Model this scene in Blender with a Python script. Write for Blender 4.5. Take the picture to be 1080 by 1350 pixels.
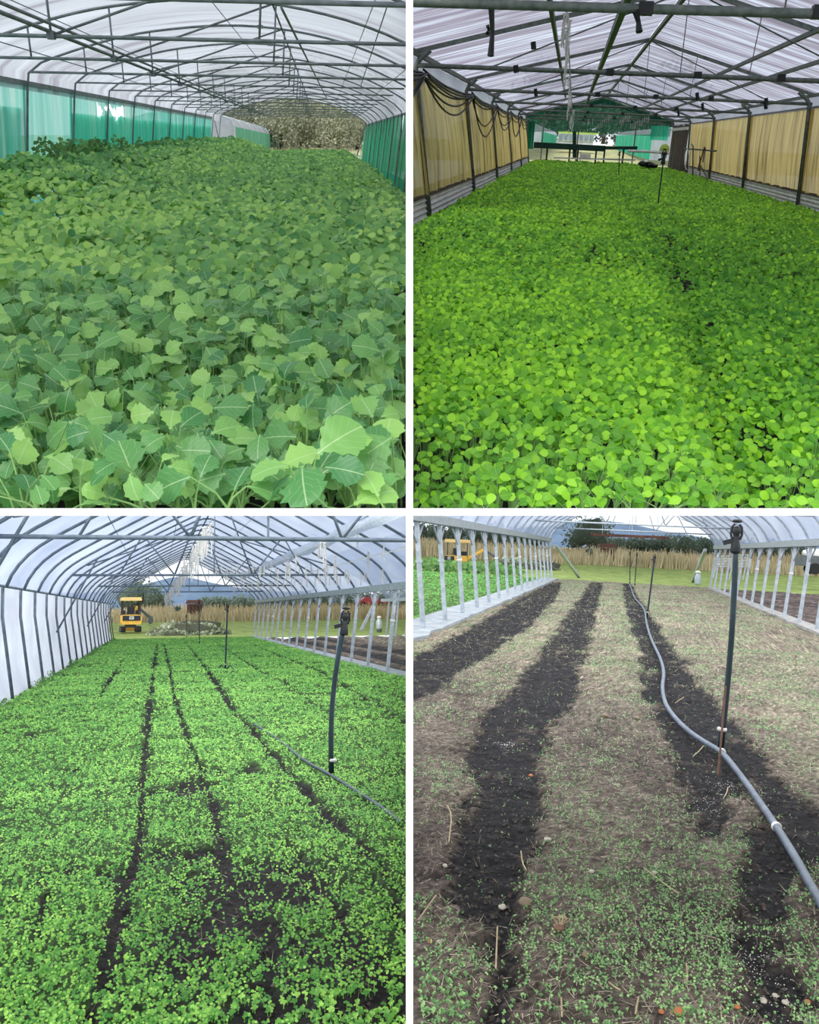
import bpy, bmesh, math, random
import numpy as np
from mathutils import Matrix, Vector, Euler
from mathutils import noise as mnoise

# ------------------------------------------------------------------ scene, camera, light
for o in list(bpy.data.objects): bpy.data.objects.remove(o, do_unlink=True)
scene = bpy.context.scene
COL = scene.collection
rng = np.random.default_rng(7); random.seed(7)
FPX = 1200.0                                   # focal length in pixels of the 1080 x 1350 frame
PITCH = math.radians(4.6)
CAMPOS = Vector((0, 0, 1.5))
cd = bpy.data.cameras.new('camera'); cam = bpy.data.objects.new('camera', cd); COL.objects.link(cam)
cam.location = CAMPOS; cam.rotation_euler = (math.pi/2 + PITCH, 0, 0)
cd.sensor_fit = 'VERTICAL'; cd.sensor_height = 36; cd.sensor_width = 28.8
cd.lens = 36*FPX/1350; cd.clip_start = .05; cd.clip_end = 1500
scene.camera = cam
CAMROT = cam.rotation_euler.to_matrix()

w = bpy.data.worlds.new('overcast_sky'); scene.world = w; w.use_nodes = True
bg = w.node_tree.nodes['Background']
bg.inputs[0].default_value = (.90, .95, 1.0, 1); bg.inputs[1].default_value = .95
sl = bpy.data.lights.new('hazy_sun', 'SUN'); sl.energy = 2.4; sl.angle = math.radians(50); sl.color = (1, .98, .94)
so = bpy.data.objects.new('hazy_sun', sl); COL.objects.link(so)
so.rotation_euler = (math.radians(52), 0, math.radians(-28)); so.location = (-10, -20, 30)
# the upper bays block the sky below; added area light stands in for it
al = bpy.data.lights.new('deck_fill', 'AREA'); al.shape = 'RECTANGLE'; al.size = 30; al.size_y = 54; al.energy = 9800; al.color = (.95, .98, 1)
ao = bpy.data.objects.new('deck_fill', al); COL.objects.link(ao)
ao.location = (0, 30.3, 11.0); ao.rotation_euler = (math.atan(.35), 0, 0)
vs = scene.view_settings
vs.view_transform = 'Standard'; vs.look = 'None'; vs.gamma = 1; vs.use_curve_mapping = False; vs.exposure = 0.5

# ------------------------------------------------------------------ the four bays
class Bay:
    """A greenhouse with its own heading and slope; local X right, Y along the house, Z up, origin at eye height."""
    def __init__(s, vx, vy, roll, sx, sy):
        F = np.array([vx-540, 675-vy, -FPX]); F /= np.linalg.norm(F)
        Y = np.array([0, 1, 0.]); U = Y-(Y@F)*F; U /= np.linalg.norm(U); X = np.cross(F, U)
        t = math.radians(roll)
        s.B = np.array([X*math.cos(t)-U*math.sin(t), F, U*math.cos(t)+X*math.sin(t)])
        s.sx, s.sy = sx, sy
        L = Matrix(s.B.T.tolist())
        s.M = Matrix.Translation(CAMPOS) @ (CAMROT @ L).to_4x4()
    def ray(s, px, py): return s.B @ np.array([px-540, 675-py, -FPX])
    def at_y(s, px, py, y): r = s.ray(px, py); return r*y/r[1]
    def at_x(s, px, py, x): r = s.ray(px, py); return r*x/r[0]
    def at_z(s, px, py, z): r = s.ray(px, py); return r*z/r[2]
    def proj(s, P):
        c = np.atleast_2d(P) @ s.B; return 540+FPX*c[:, 0]/-c[:, 2], 675-FPX*c[:, 1]/-c[:, 2]
    def side(s, P):                                # signed distances to the two dividing planes
        c = np.atleast_2d(P) @ s.B; return s.sx*c[:, 0], s.sy*c[:, 1]
    def zplane(s, x, y, m=.0):                     # height of the deck between upper and lower bays
        return (s.sy*m - x*s.B[0, 1] - y*s.B[1, 1])/s.B[2, 1]
UL = Bay(425, 182, -1.5, -1, 1)
UR = Bay(755, 184, 6.0, 1, 1)
LL = Bay(209, 807, 1.0, -1, -1)
LR = Bay(818, 728, 2.3, 1, -1)
MARG = .0095

# ------------------------------------------------------------------ materials
def lin(c):
    c = [x/255 for x in c[:3]]
    return tuple((x/12.92 if x <= .04045 else ((x+.055)/1.055)**2.4) for x in c)+(1,)
def newmat(name):
    m = bpy.data.materials.new(name); m.use_nodes = True
    nt = m.node_tree; nt.nodes.clear()
    return m, nt, nt.nodes.new, nt.links.new
def finish(nt, color, rough=.7, metal=0, trans=0, transp=0, bumpsock=None, bump=.3, bdist=.01, spec=.3, tcol=None):
    N, Lk = nt.nodes.new, nt.links.new
    out = N('ShaderNodeOutputMaterial'); p = N('ShaderNodeBsdfPrincipled')
    p.inputs['Roughness'].default_value = rough; p.inputs['Metallic'].default_value = metal
    p.inputs['Specular IOR Level'].default_value = spec
    Lk(color, p.inputs['Base Color']); sh = p.outputs[0]
    if bumpsock is not None:
        b = N('ShaderNodeBump'); b.inputs['Strength'].default_value = bump; b.inputs['Distance'].default_value = bdist
        Lk(bumpsock, b.inputs['Height']); Lk(b.outputs[0], p.inputs['Normal'])
    if trans:
        t = N('ShaderNodeBsdfTranslucent'); Lk(tcol if tcol is not None else color, t.inputs[0])
        mx = N('ShaderNodeMixShader'); mx.inputs[0].default_value = trans
        Lk(sh, mx.inputs[1]); Lk(t.outputs[0], mx.inputs[2]); sh = mx.outputs[0]
    if transp:
        t = N('ShaderNodeBsdfTransparent'); mx = N('ShaderNodeMixShader'); mx.inputs[0].default_value = transp
        Lk(sh, mx.inputs[1]); Lk(t.outputs[0], mx.inputs[2]); sh = mx.outputs[0]
    Lk(sh, out.inputs[0])
def ramp(nt, fac, stops):
    r = nt.nodes.new('ShaderNodeValToRGB'); e = r.color_ramp.elements
    while len(e) < len(stops): e.new(.5)
    for k, (p, c) in enumerate(stops): e[k].position = p; e[k].color = lin(c)
    nt.links.new(fac, r.inputs[0]); return r.outputs[0]
def noise_tex(nt, scale, stretch=(1, 1, 1), detail=4, rough=.55, coord='Object'):
    N, Lk = nt.nodes.new, nt.links.new
    tc = N('ShaderNodeTexCoord'); mp = N('ShaderNodeMapping'); mp.inputs['Scale'].default_value = stretch
    Lk(tc.outputs[coord], mp.inputs[0]); n = N('ShaderNodeTexNoise')
    n.inputs['Scale'].default_value = scale; n.inputs['Detail'].default_value = detail; n.inputs['Roughness'].default_value = rough
    Lk(mp.outputs[0], n.inputs['Vector']); return n.outputs[0]
def pmat(name, stops, scale=6, stretch=(1, 1, 1), detail=4, nrough=.55, **kw):
    if not isinstance(stops[0], (list, tuple)): c = stops; stops = [(.3, [x*.86 for x in c]), (.7, [min(255, x*1.1) for x in c])]
    m, nt, N, Lk = newmat(name); n = noise_tex(nt, scale, stretch, detail, nrough); kw.setdefault('bump', 0)
    b = kw['bump']; finish(nt, ramp(nt, n, stops), bumpsock=n if b else None, **kw); return m
def leafmat(name, dark, light, attr, vein=None, rough=.5, trans=.3):
    m, nt, N, Lk = newmat(name)
    if attr:
        a = N('ShaderNodeAttribute'); a.attribute_name = 'tint'; v = a.outputs['Fac']
    else:
        a = N('ShaderNodeObjectInfo'); v = a.outputs['Random']
    mid = [(d+l)/2 for d, l in zip(dark, light)]
    c = ramp(nt, v, [(0, dark), (.55, mid), (1, light)])
    if vein:
        uv = N('ShaderNodeUVMap'); sp = N('ShaderNodeSeparateXYZ'); Lk(uv.outputs[0], sp.inputs[0])
        def M(op, a_, b_=None):
            q = N('ShaderNodeMath'); q.operation = op
            for k, s in enumerate((a_, b_)):
                if s is None: continue
                if isinstance(s, (int, float)): q.inputs[k].default_value = s
                else: Lk(s, q.inputs[k])
            return q.outputs[0]
        au = M('ABSOLUTE', M('SUBTRACT', sp.outputs[0], .5))
        rib = M('LESS_THAN', au, .018)
        ph = M('ABSOLUTE', M('SUBTRACT', M('FRACT', M('SUBTRACT', M('MULTIPLY', sp.outputs[1], 5.5), M('MULTIPLY', au, 5.0))), .5))
        sv = M('LESS_THAN', ph, .055)
        f = M('MAXIMUM', M('MULTIPLY', rib, .55), M('MULTIPLY', sv, .16))
        mx = N('ShaderNodeMix'); mx.data_type = 'RGBA'; Lk(f, mx.inputs[0]); Lk(c, mx.inputs[6]); mx.inputs[7].default_value = lin(vein); c = mx.outputs[2]
    finish(nt, c, rough=rough, trans=trans, spec=.5); return m
def attrmat(name, attr, scale=40, amt=.35, stretch=(1, 1, 1), **kw):
    m, nt, N, Lk = newmat(name); a = N('ShaderNodeAttribute'); a.attribute_name = attr
    n = noise_tex(nt, scale, stretch, 6, .7)
    r = N('ShaderNodeMapRange'); Lk(n, r.inputs[0]); r.inputs[1].default_value = .3; r.inputs[2].default_value = .7
    r.inputs[3].default_value = 1-amt; r.inputs[4].default_value = 1+amt
    mx = N('ShaderNodeVectorMath'); mx.operation = 'MULTIPLY'; Lk(a.outputs['Color'], mx.inputs[0]); Lk(r.outputs[0], mx.inputs[1])
    n2 = noise_tex(nt, scale*4.3, stretch, 3, .7); r2 = N('ShaderNodeMapRange'); Lk(n2, r2.inputs[0]); r2.inputs[1].default_value = .3; r2.inputs[2].default_value = .7; r2.inputs[3].default_value = .6; r2.inputs[4].default_value = 1.4
    m2 = N('ShaderNodeVectorMath'); m2.operation = 'MULTIPLY'; Lk(mx.outputs[0], m2.inputs[0]); Lk(r2.outputs[0], m2.inputs[1])
    finish(nt, m2.outputs[0], bumpsock=n, **kw); return m

M = {}
M['board'] = pmat('white_painted_board', (246, 246, 246), 3, rough=.6)
M['steel_dark'] = pmat('weathered_dark_steel', [(.3, (104, 112, 116)), (.7, (140, 148, 150))], 9, rough=.55, metal=.2)
M['steel_grn'] = pmat('dull_green_grey_pipe', [(.3, (84, 94, 90)), (.7, (122, 130, 122))], 14, rough=.55, metal=.2)
M['steel_blue'] = pmat('blue_grey_steel_pipe', [(.3, (86, 98, 110)), (.7, (118, 130, 142))], 7, rough=.5, metal=.3)
M['galv'] = pmat('galvanised_steel', [(.3, (150, 160, 170)), (.7, (186, 194, 202))], 10, rough=.45, metal=.3)
M['film_ul'] = pmat('dusty_clear_film', [(.34, (132, 128, 142)), (.46, (170, 173, 184)), (.75, (196, 202, 212))], 1.6, (.16, 1.4, .6), 6, rough=.35, trans=.6, transp=.16)
M['film_ur'] = pmat('stained_clear_film', [(.36, (100, 90, 108)), (.48, (138, 131, 150)), (.56, (176, 180, 198)), (.72, (208, 218, 232))], 2.6, (.12, 1.5, .1), 7, .62, rough=.35, trans=.6, transp=.10)
M['film_ll'] = pmat('milky_film', [(.3, (128, 142, 172)), (.7, (172, 182, 204))], 1.1, (.5, .35, .8), 3, rough=.35, trans=.55, transp=.20)
M['film_wall'] = pmat('white_film_wall', [(.3, (172, 178, 192)), (.7, (202, 206, 215))], 1.5, (1, .4, .6), 3, rough=.4, trans=.55, transp=.04)
M['film_roll'] = pmat('rolled_clear_film', [(.3, (190, 200, 214)), (.7, (226, 232, 242))], 5, (1, 4, 1), 3, rough=.35, trans=.4, transp=.3)
M['teal_mesh'] = pmat('teal_shade_mesh', [(.35, (74, 178, 160)), (.55, (104, 200, 182)), (.68, (170, 208, 192)), (.8, (150, 176, 150))], 2.4, (1, 1.8, .07), 5, rough=.8, trans=.5, transp=.16)
M['teal_deep'] = pmat('deep_teal_mesh', [(.3, (50, 186, 152)), (.5, (74, 206, 172)), (.7, (96, 196, 172))], 2, (1, 2, .1), 4, rough=.8, trans=.6, transp=.05)
M['green_mesh'] = pmat('green_shade_mesh', [(.3, (34, 164, 118)), (.7, (66, 196, 148))], 2, (1, 2, .1), 4, rough=.8, trans=.5, transp=.05)
M['gable_mesh'] = pmat('dark_green_mesh', [(.3, (20, 82, 60)), (.7, (34, 108, 80))], 2, (1, 1, .3), 4, rough=.85, trans=.4, transp=.35)
M['gable_edge'] = pmat('green_mesh_edge', [(.3, (14, 84, 58)), (.7, (24, 108, 76))], 2, (1, 1, .3), 4, rough=.85, trans=.3)
M['ochre'] = pmat('stained_ochre_curtain', [(.32, (126, 112, 74)), (.44, (186, 166, 104)), (.6, (216, 196, 128)), (.75, (212, 182, 102))], 2.6, (1, 1.9, .08), 6, .6, rough=.85, trans=.55, transp=.04)
M['ochre2'] = pmat('ochre_curtain_band', [(.3, (176, 152, 92)), (.7, (214, 192, 128))], 3, (1, 3, .1), 5, rough=.85, trans=.5)
M['corr'] = pmat('corrugated_iron', [(.3, (196, 198, 192)), (.6, (228, 228, 222)), (.8, (238, 232, 218))], 3, (1, .6, 2), 5, rough=.6)
M['black'] = pmat('black_plastic', (34, 36, 38), 8, rough=.45)
M['black_cable'] = pmat('black_cable', (30, 32, 33), 8, rough=.5)
M['riser'] = pmat('dark_blue_grey_pipe', [(.3, (26, 42, 50)), (.7, (44, 60, 68))], 8, rough=.4)
M['hose'] = pmat('grey_blue_hose', [(.3, (72, 82, 98)), (.7, (104, 114, 130))], 12, rough=.45)
M['hose_pale'] = pmat('pale_grey_hose', [(.3, (150, 158, 168)), (.7, (186, 192, 200))], 12, rough=.45)
M['hose_dark'] = pmat('dark_grey_hose', [(.3, (44, 58, 64)), (.7, (66, 80, 88))], 12, rough=.45)
M['whitep'] = pmat('white_plastic', (222, 222, 218), 8, rough=.5)
M['clip'] = pmat('pale_string', (196, 194, 190), 30, rough=.8)
M['concrete'] = pmat('pale_concrete', [(.3, (128, 134, 140)), (.6, (156, 162, 168)), (.8, (180, 184, 188))], 4, detail=8, rough=.9, bump=.3, bdist=.01)
M['concrete_grey'] = pmat('dirty_concrete', [(.3, (122, 120, 118)), (.7, (170, 168, 166))], 6, detail=8, rough=.9, bump=.3, bdist=.01)
M['soil_dark'] = pmat('dark_moist_soil', [(.3, (22, 22, 20)), (.7, (52, 46, 42))], 30, detail=8, rough=.95, bump=.8, bdist=.03)
M['rough_grass'] = pmat('rough_pale_grass', [(.3, (120, 122, 84)), (.7, (170, 166, 122))], 1.2, (1, .4, 1), 8, .7, rough=1)
M['lawn'] = pmat('short_lawn', [(.3, (100, 124, 62)), (.6, (142, 160, 84)), (.8, (172, 176, 112))], 1.4, (1, .35, 1), 8, .7, rough=.95)
M['field'] = pmat('dry_field_ground', [(.3, (160, 142, 104)), (.7, (200, 182, 140))], 1, detail=6, rough=1)
M['yellow'] = pmat('faded_yellow_paint', [(.3, (206, 156, 62)), (.7, (232, 184, 84))], 6, rough=.5)
M['cream'] = pmat('cream_canopy_paint', [(.3, (214, 178, 116)), (.7, (232, 200, 144))], 6, rough=.5)
M['darkpanel'] = pmat('dark_machine_panel', (40, 44, 52), 8, rough=.5)
M['rubber'] = pmat('track_rubber', (36, 36, 38), 12, rough=.8)
M['machine_grey'] = pmat('machine_grey', (88, 92, 98), 8, rough=.5)
M['glassg'] = pmat('dull_window_glass', (120, 134, 142), 4, rough=.15)
M['wood_dark'] = pmat('dark_brown_timber', [(.3, (54, 44, 38)), (.7, (96, 82, 70))], 4, (1, 8, .3), 5, rough=.8)
M['bench'] = pmat('dark_green_bench', [(.3, (16, 48, 40)), (.7, (30, 70, 58))], 4, rough=.7)
M['rust'] = pmat('rusty_brown_iron', [(.3, (72, 46, 42)), (.7, (110, 76, 66))], 3, rough=.9)
M['cow'] = pmat('dark_hide', [(.3, (34, 30, 30)), (.7, (60, 52, 50))], 3, rough=.9)
M['bark'] = pmat('grey_bark', [(.3, (72, 64, 56)), (.7, (112, 102, 90))], 5, (1, 1, .3), rough=.95)
M['build'] = pmat('pale_grey_cladding', (196, 200, 204), 2, rough=.8)
M['limey'] = pmat('lime_green_fascia', (176, 206, 96), 2, rough=.7)
M['ul_leaf'] = leafmat('mustard_leaf', (70, 136, 76), (164, 214, 112), False, (200, 226, 172), .36, .3)
M['ul_leaf_s'] = leafmat('mustard_leaf_field', (66, 136, 70), (180, 224, 112), True, None, .38, .3)
M['ur_leaf'] = leafmat('brassica_leaf', (74, 146, 26), (172, 236, 52), False, (176, 226, 100), .5, .3)
M['ur_leaf_s'] = leafmat('brassica_leaf_field', (60, 138, 22), (178, 240, 48), True, None, .5, .3)
M['ll_leaf'] = leafmat('seedling_leaf', (74, 144, 58), (170, 224, 104), False, None, .55, .25)
M['ll_leaf_s'] = leafmat('seedling_leaf_field', (62, 134, 52), (174, 228, 106), True, None, .55, .25)
M['lr_leaf'] = leafmat('sparse_seedling_leaf', (84, 136, 78), (168, 208, 136), False, None, .55, .25)
M['lr_leaf_s'] = leafmat('sparse_seedling_leaf_field', (80, 130, 76), (172, 210, 140), True, None, .55, .25)
M['stem'] = pmat('pale_green_stem', (128, 168, 96), 20, rough=.6)
M['straw'] = leafmat('dry_straw', (92, 82, 70), (204, 194, 172), True, None, .9, .1)
M['crumb'] = leafmat('soil_crumb', (24, 23, 24), (92, 82, 76), True, None, .95, 0)
M['grass_dry'] = leafmat('tall_dry_grass', (150, 138, 108), (216, 204, 170), True, None, .9, .3)
M['olive_s'] = leafmat('olive_foliage', (158, 160, 138), (182, 186, 160), True, None, .7, .3)
M['tree_s'] = leafmat('dark_tree_foliage', (72, 90, 80), (118, 136, 118), True, None, .7, .25)
M['brush_s'] = leafmat('brush_foliage', (86, 98, 76), (186, 196, 166), True, None, .8, .2)
M['weed_s'] = leafmat('weed_foliage', (66, 110, 52), (120, 160, 86), True, None, .7, .3)
M['ground'] = attrmat('tilled_soil', 'col', 42, .62, (1, .55, 1), rough=.95, bump=.7, bdist=.02, spec=.15)
M['hill'] = pmat('wooded_blue_hill', [(.3, (72, 92, 116)), (.55, (92, 112, 136)), (.75, (110, 128, 148))], .05, detail=9, nrough=.7, rough=1)
M['stone'] = pmat('pale_stone', (190, 182, 170), 12, rough=.9)
M['stone_b'] = pmat('brown_stone', (132, 116, 98), 12, rough=.9)
M['stone_r'] = pmat('terracotta_fragment', (178, 112, 76), 12, rough=.9)
M['redp'] = pmat('faded_red_paint', (176, 84, 96), 5, rough=.5)
M['green_pale'] = pmat('pale_green_mesh', [(.3, (96, 176, 142)), (.7, (126, 198, 166))], 2, (1, 2, .1), 4, rough=.8, trans=.4)
M['stick'] = pmat('dry_twig', (176, 160, 128), 12, rough=.9)
M['rod'] = pmat('rusty_rod', (128, 98, 84), 12, rough=.8)
M['lime'] = pmat('white_powder', (214, 212, 210), 20, rough=1)

# ------------------------------------------------------------------ mesh helpers
class MB:
    def __init__(s): s.v = []; s.f = []
    def add(s, V, Fc): k = len(s.v); s.v += [tuple(map(float, p)) for p in V]; s.f += [tuple(i+k for i in q) for q in Fc]; return s
    def box(s, c, d, rz=0, R=None):
        x, y, z = [q/2 for q in d]; P = [(a*x, b*y, e*z) for a in (-1, 1) for b in (-1, 1) for e in (-1, 1)]
        if R is None: R = Matrix.Rotation(rz, 3, 'Z')
        P = [Vector(c)+R @ Vector(p) for p in P]
        return s.add(P, [(0, 1, 3, 2), (4, 6, 7, 5), (0, 4, 5, 1), (2, 3, 7, 6), (0, 2, 6, 4), (1, 5, 7, 3)])
    def beam(s, a, b, w_, h_, up=(0, 0, 1)):
        a, b = Vector(a), Vector(b); d = (b-a).normalized(); u = Vector(up); r = d.cross(u)
        if r.length < 1e-4: r = d.cross(Vector((1, 0, 0)))
        r.normalize(); u = r.cross(d)
        P = [p+r*(i*w_/2)+u*(j*h_/2) for p in (a, b) for i, j in ((-1, -1), (1, -1), (1, 1), (-1, 1))]
        return s.add(P, [(3, 2, 1, 0), (4, 5, 6, 7), (0, 1, 5, 4), (1, 2, 6, 5), (2, 3, 7, 6), (3, 0, 4, 7)])
    def tube(s, pts, r, n=6, cap=True):
        pts = [Vector(p) for p in pts]; m = len(pts); rr = r if hasattr(r, '__len__') else [r]*m
        V = []; ref = None
        for i, p in enumerate(pts):
            t = (pts[min(i+1, m-1)]-pts[max(i-1, 0)]).normalized()
            if ref is None:
                ref = t.cross(Vector((0, 0, 1)))
                if ref.length < .05: ref = t.cross(Vector((1, 0, 0)))
            ref = (ref-t*ref.dot(t)).normalized(); b = t.cross(ref)
            V += [p+(ref*math.cos(a)+b*math.sin(a))*rr[i] for a in [2*math.pi*k/n for k in range(n)]]
        Fc = [(i*n+k, i*n+(k+1) % n, (i+1)*n+(k+1) % n, (i+1)*n+k) for i in range(m-1) for k in range(n)]
        if cap: Fc += [tuple(range(n-1, -1, -1)), tuple((m-1)*n+k for k in range(n))]
        return s.add(V, Fc)
    def lathe(s, c, prof, n=12, axis=None):
        V = []; R = Matrix.Identity(3) if axis is None else Vector((0, 0, 1)).rotation_difference(Vector(axis)).to_matrix()
        for r, z in prof: V += [Vector(c)+R @ Vector((r*math.cos(2*math.pi*k/n), r*math.sin(2*math.pi*k/n), z)) for k in range(n)]
        m = len(prof)
        Fc = [(i*n+k, i*n+(k+1) % n, (i+1)*n+(k+1) % n, (i+1)*n+k) for i in range(m-1) for k in range(n)]
        Fc += [tuple(range(n-1, -1, -1)), tuple((m-1)*n+k for k in range(n))]
        return s.add(V, Fc)
    def grid(s, fn, nu, nv):
        V = [fn(i/(nu-1), j/(nv-1)) for i in range(nu) for j in range(nv)]
        return s.add(V, [(i*nv+j, (i+1)*nv+j, (i+1)*nv+j+1, i*nv+j+1) for i in range(nu-1) for j in range(nv-1)])
    def sheet(s, fn, nu, nv, th):                  # grid with thickness along local z-ish offset vector th
        k = len(s.v); s.grid(fn, nu, nv); t = Vector(th); V = [Vector(p)+t for p in s.v[k:]]
        n = nu*nv; s.add(V, [tuple(reversed([i-k for i in q])) for q in s.f[-(nu-1)*(nv-1):]])
        rim = [i*nv for i in range(nu)]+[(nu-1)*nv+j for j in range(1, nv)]+[i*nv+nv-1 for i in range(nu-2, -1, -1)]+[j for j in range(nv-2, 0, -1)]
        s.f += [(k+a, k+n+a, k+n+b, k+b) for a, b in zip(rim, rim[1:]+rim[:1])]; return s
    def lump(s, c, rad, seed=0, amp=.18, nu=8, nv=6, fr=1.3):
        V = []; c = Vector(c)
        for j in range(nv+1):
            th = math.pi*j/nv
            for i in range(nu):
                a = 2*math.pi*i/nu; d = Vector((math.sin(th)*math.cos(a), math.sin(th)*math.sin(a), math.cos(th)))
                q = 1+amp*mnoise.noise(d*fr+Vector((seed*3.7, seed*1.3, 0)))*2
                V.append(c+Vector((d.x*rad[0], d.y*rad[1], d.z*rad[2]))*q)
        return s.add(V, [(j*nu+i, (j+1)*nu+i, (j+1)*nu+(i+1) % nu, j*nu+(i+1) % nu) for j in range(nv) for i in range(nu)])

BASE = {}
def tag(o, label=None, cat=None, group=None, kind=None):
    if label: o['label'] = label
    if cat: o['category'] = cat
    if group: o['group'] = group
    if kind: o['kind'] = kind
    return o
def thing(name, label, cat, bay, base, group=None):
    o = bpy.data.objects.new(name, None); COL.objects.link(o); o.empty_display_size = .1
    o.matrix_world = bay.M @ Matrix.Translation(Vector(base)); BASE[o] = Vector(base)
    return tag(o, label, cat, group)
def clipped(bay, V, Fc):
    a, b = bay.side(V)
    if a.min() >= MARG and b.min() >= MARG: return V, Fc
    if (a < MARG).all() or (b < MARG).all(): return None, None
    bm = bmesh.new(); vs_ = [bm.verts.new(v) for v in V]
    for q in Fc:
        try: bm.faces.new([vs_[i] for i in q])
        except ValueError: pass
    for sgn, ax in ((bay.sx, 0), (bay.sy, 1)):
        n = Vector(bay.B[:, ax])*sgn
        bmesh.ops.bisect_plane(bm, geom=bm.verts[:]+bm.edges[:]+bm.faces[:], plane_co=n*MARG, plane_no=n, clear_inner=True, dist=1e-5)
    bm.verts.index_update()
    V2 = np.array([v.co[:] for v in bm.verts]); F2 = [tuple(v.index for v in f.verts) for f in bm.faces]; bm.free()
    return (V2, F2) if len(F2) else (None, None)
def islands(V, Fc):
    par = list(range(len(V)))
    def find(i):
        while par[i] != i: par[i] = par[par[i]]; i = par[i]
        return i
    for q in Fc:
        r = find(q[0])
        for i in q[1:]: par[find(i)] = r
    groups = {}
    for q in Fc: groups.setdefault(find(q[0]), []).append(q)
    out = []
    for g in groups.values():
        ids = sorted({i for q in g for i in q}); mp = {i: k for k, i in enumerate(ids)}
        out.append((V[ids], [tuple(mp[i] for i in q) for q in g]))
    return out
def mk(name, mb, mat, bay, parent=None, base=None, smooth=False, clip=True, split=True, **tags):
    V = np.array(mb.v, float); Fc = mb.f; pieces = None
    if clip:
        V2, F2 = clipped(bay, V, Fc)
        if V2 is None: return None
        if split and len(F2) != len(Fc) and parent is not None:
            pieces = islands(V2, F2)
        V, Fc = V2, F2
    if pieces is None or len(pieces) == 1: pieces = [(V, Fc)]
    if parent is not None: base = BASE[parent]
    elif base is None: base = Vector((float(V[:, 0].mean()), float(V[:, 1].mean()), float(V[:, 2].min())))
    base = Vector(base); first = None
    for V, Fc in pieces:
        me = bpy.data.meshes.new(name); me.from_pydata((V-np.array(base)).tolist(), [], Fc); me.update()
        me.materials.append(M[mat] if isinstance(mat, str) else mat)
        if smooth: me.polygons.foreach_set('use_smooth', [True]*len(me.polygons))
        o = bpy.data.objects.new(name, me); COL.objects.link(o); BASE[o] = base
        if parent is not None: o.parent = parent
        else: o.matrix_world = bay.M @ Matrix.Translation(base)
        if tags: tag(o, **tags)
        first = first or o
    return first
def bulk(name, V, T, mat, bay, parent=None, tint=None, smooth=False, **tags):
    """Large joined mesh from numpy arrays: V (n,3), T (m,k) faces of equal size."""
    base = Vector((0, 0, 0)) if parent is None else BASE[parent]
    me = bpy.data.meshes.new(name); n, (m, k) = len(V), T.shape
    me.vertices.add(n); me.vertices.foreach_set('co', (V-np.array(base)).astype(np.float32).ravel())
    me.loops.add(m*k); me.loops.foreach_set('vertex_index', T.astype(np.int32).ravel())
    me.polygons.add(m); me.polygons.foreach_set('loop_start', np.arange(0, m*k, k, dtype=np.int32))
    if tint is not None:
        a = me.attributes.new('tint', 'FLOAT', 'POINT'); a.data.foreach_set('value', tint.astype(np.float32))
    me.update(calc_edges=True); me.validate()
    me.materials.append(M[mat] if isinstance(mat, str) else mat)
    if smooth: me.polygons.foreach_set('use_smooth', [True]*m)
    o = bpy.data.objects.new(name, me); COL.objects.link(o); BASE[o] = base
    if parent is not None: o.parent = parent
    else: o.matrix_world = bay.M.copy()
    return tag(o, **tags) if tags else o
def copy_to(src, bay, base, rot=0, scale=1, **tags):
    c = src.copy(); COL.objects.link(c)
    c.matrix_world = bay.M @ Matrix.Translation(Vector(base)) @ Matrix.Rotation(rot, 4, 'Z') @ Matrix.Scale(scale, 4)
    return tag(c, **tags)
def fbm(x, y, s=1.0, seed=0, octv=4):
    """cheap value noise on arrays, about -1..1"""
    out = np.zeros_like(x, float); amp = 1; tot = 0
    for o in range(octv):
        X = x*s+seed*17.3+o*31.7; Y = y*s+seed*9.1-o*11.9
        xi = np.floor(X); yi = np.floor(Y); xf = X-xi; yf = Y-yi
        xf = xf*xf*(3-2*xf); yf = yf*yf*(3-2*yf)
        h = lambda a, b: np.modf(np.abs(np.sin(a*127.1+b*311.7)*43758.5453))[0]*2-1
        v = (h(xi, yi)*(1-xf)+h(xi+1, yi)*xf)*(1-yf)+(h(xi, yi+1)*(1-xf)+h(xi+1, yi+1)*xf)*yf
        out += amp*v; tot += amp; amp *= .55; s *= 2.1
    return out/tot*1.6
def unit(a): return a/np.maximum(np.linalg.norm(a, axis=-1, keepdims=True), 1e-9)
# leaf templates (unit length along +y, normal +z)
def leaf_fan(n, wid, cup=.08):
    a = [2*math.pi*k/n-math.pi/2 for k in range(n)]
    V = [(wid*math.cos(t), .5+.5*math.sin(t), cup*abs(math.cos(t))) for t in a]
    return np.array(V), np.array([(0, k, k+1) for k in range(1, n-1)])
DIAMOND = (np.array([(0, 0, 0), (.42, .55, .07), (0, 1, 0), (-.42, .55, .07)]), np.array([(0, 1, 2), (0, 2, 3)]))
HEX = leaf_fan(6, .42); OCT = leaf_fan(8, .43)
BLADE = (np.array([(-.5, 0, 0), (.5, 0, 0), (.1, 1, 0), (-.1, 1, 0)]), np.array([(0, 1, 2), (0, 2, 3)]))
def scatter(tmpl, P, S, A, Nn, tint, W=None):
    """place template at P with size S, direction A, normal Nn -> arrays"""
    V, T = tmpl; A = unit(A-Nn*np.sum(A*Nn, 1, keepdims=True)); X = np.cross(A, Nn); W = S if W is None else W
    out = (P[:, None]+V[None, :, 0, None]*X[:, None]*W[:, None, None]+V[None, :, 1, None]*A[:, None]*S[:, None, None]
           + V[None, :, 2, None]*Nn[:, None]*S[:, None, None])
    k = len(V); Tt = (T[None]+(np.arange(len(P))*k)[:, None, None]).reshape(-1, T.shape[1])
    return out.reshape(-1, 3), Tt, np.repeat(tint, k)
def merge(parts):
    Vs, Ts, Ns = [], [], []; off = 0
    for v, t, n in parts: Vs.append(v); Ts.append(t+off); Ns.append(n); off += len(v)
    return np.concatenate(Vs), np.concatenate(Ts), np.concatenate(Ns)
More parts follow.
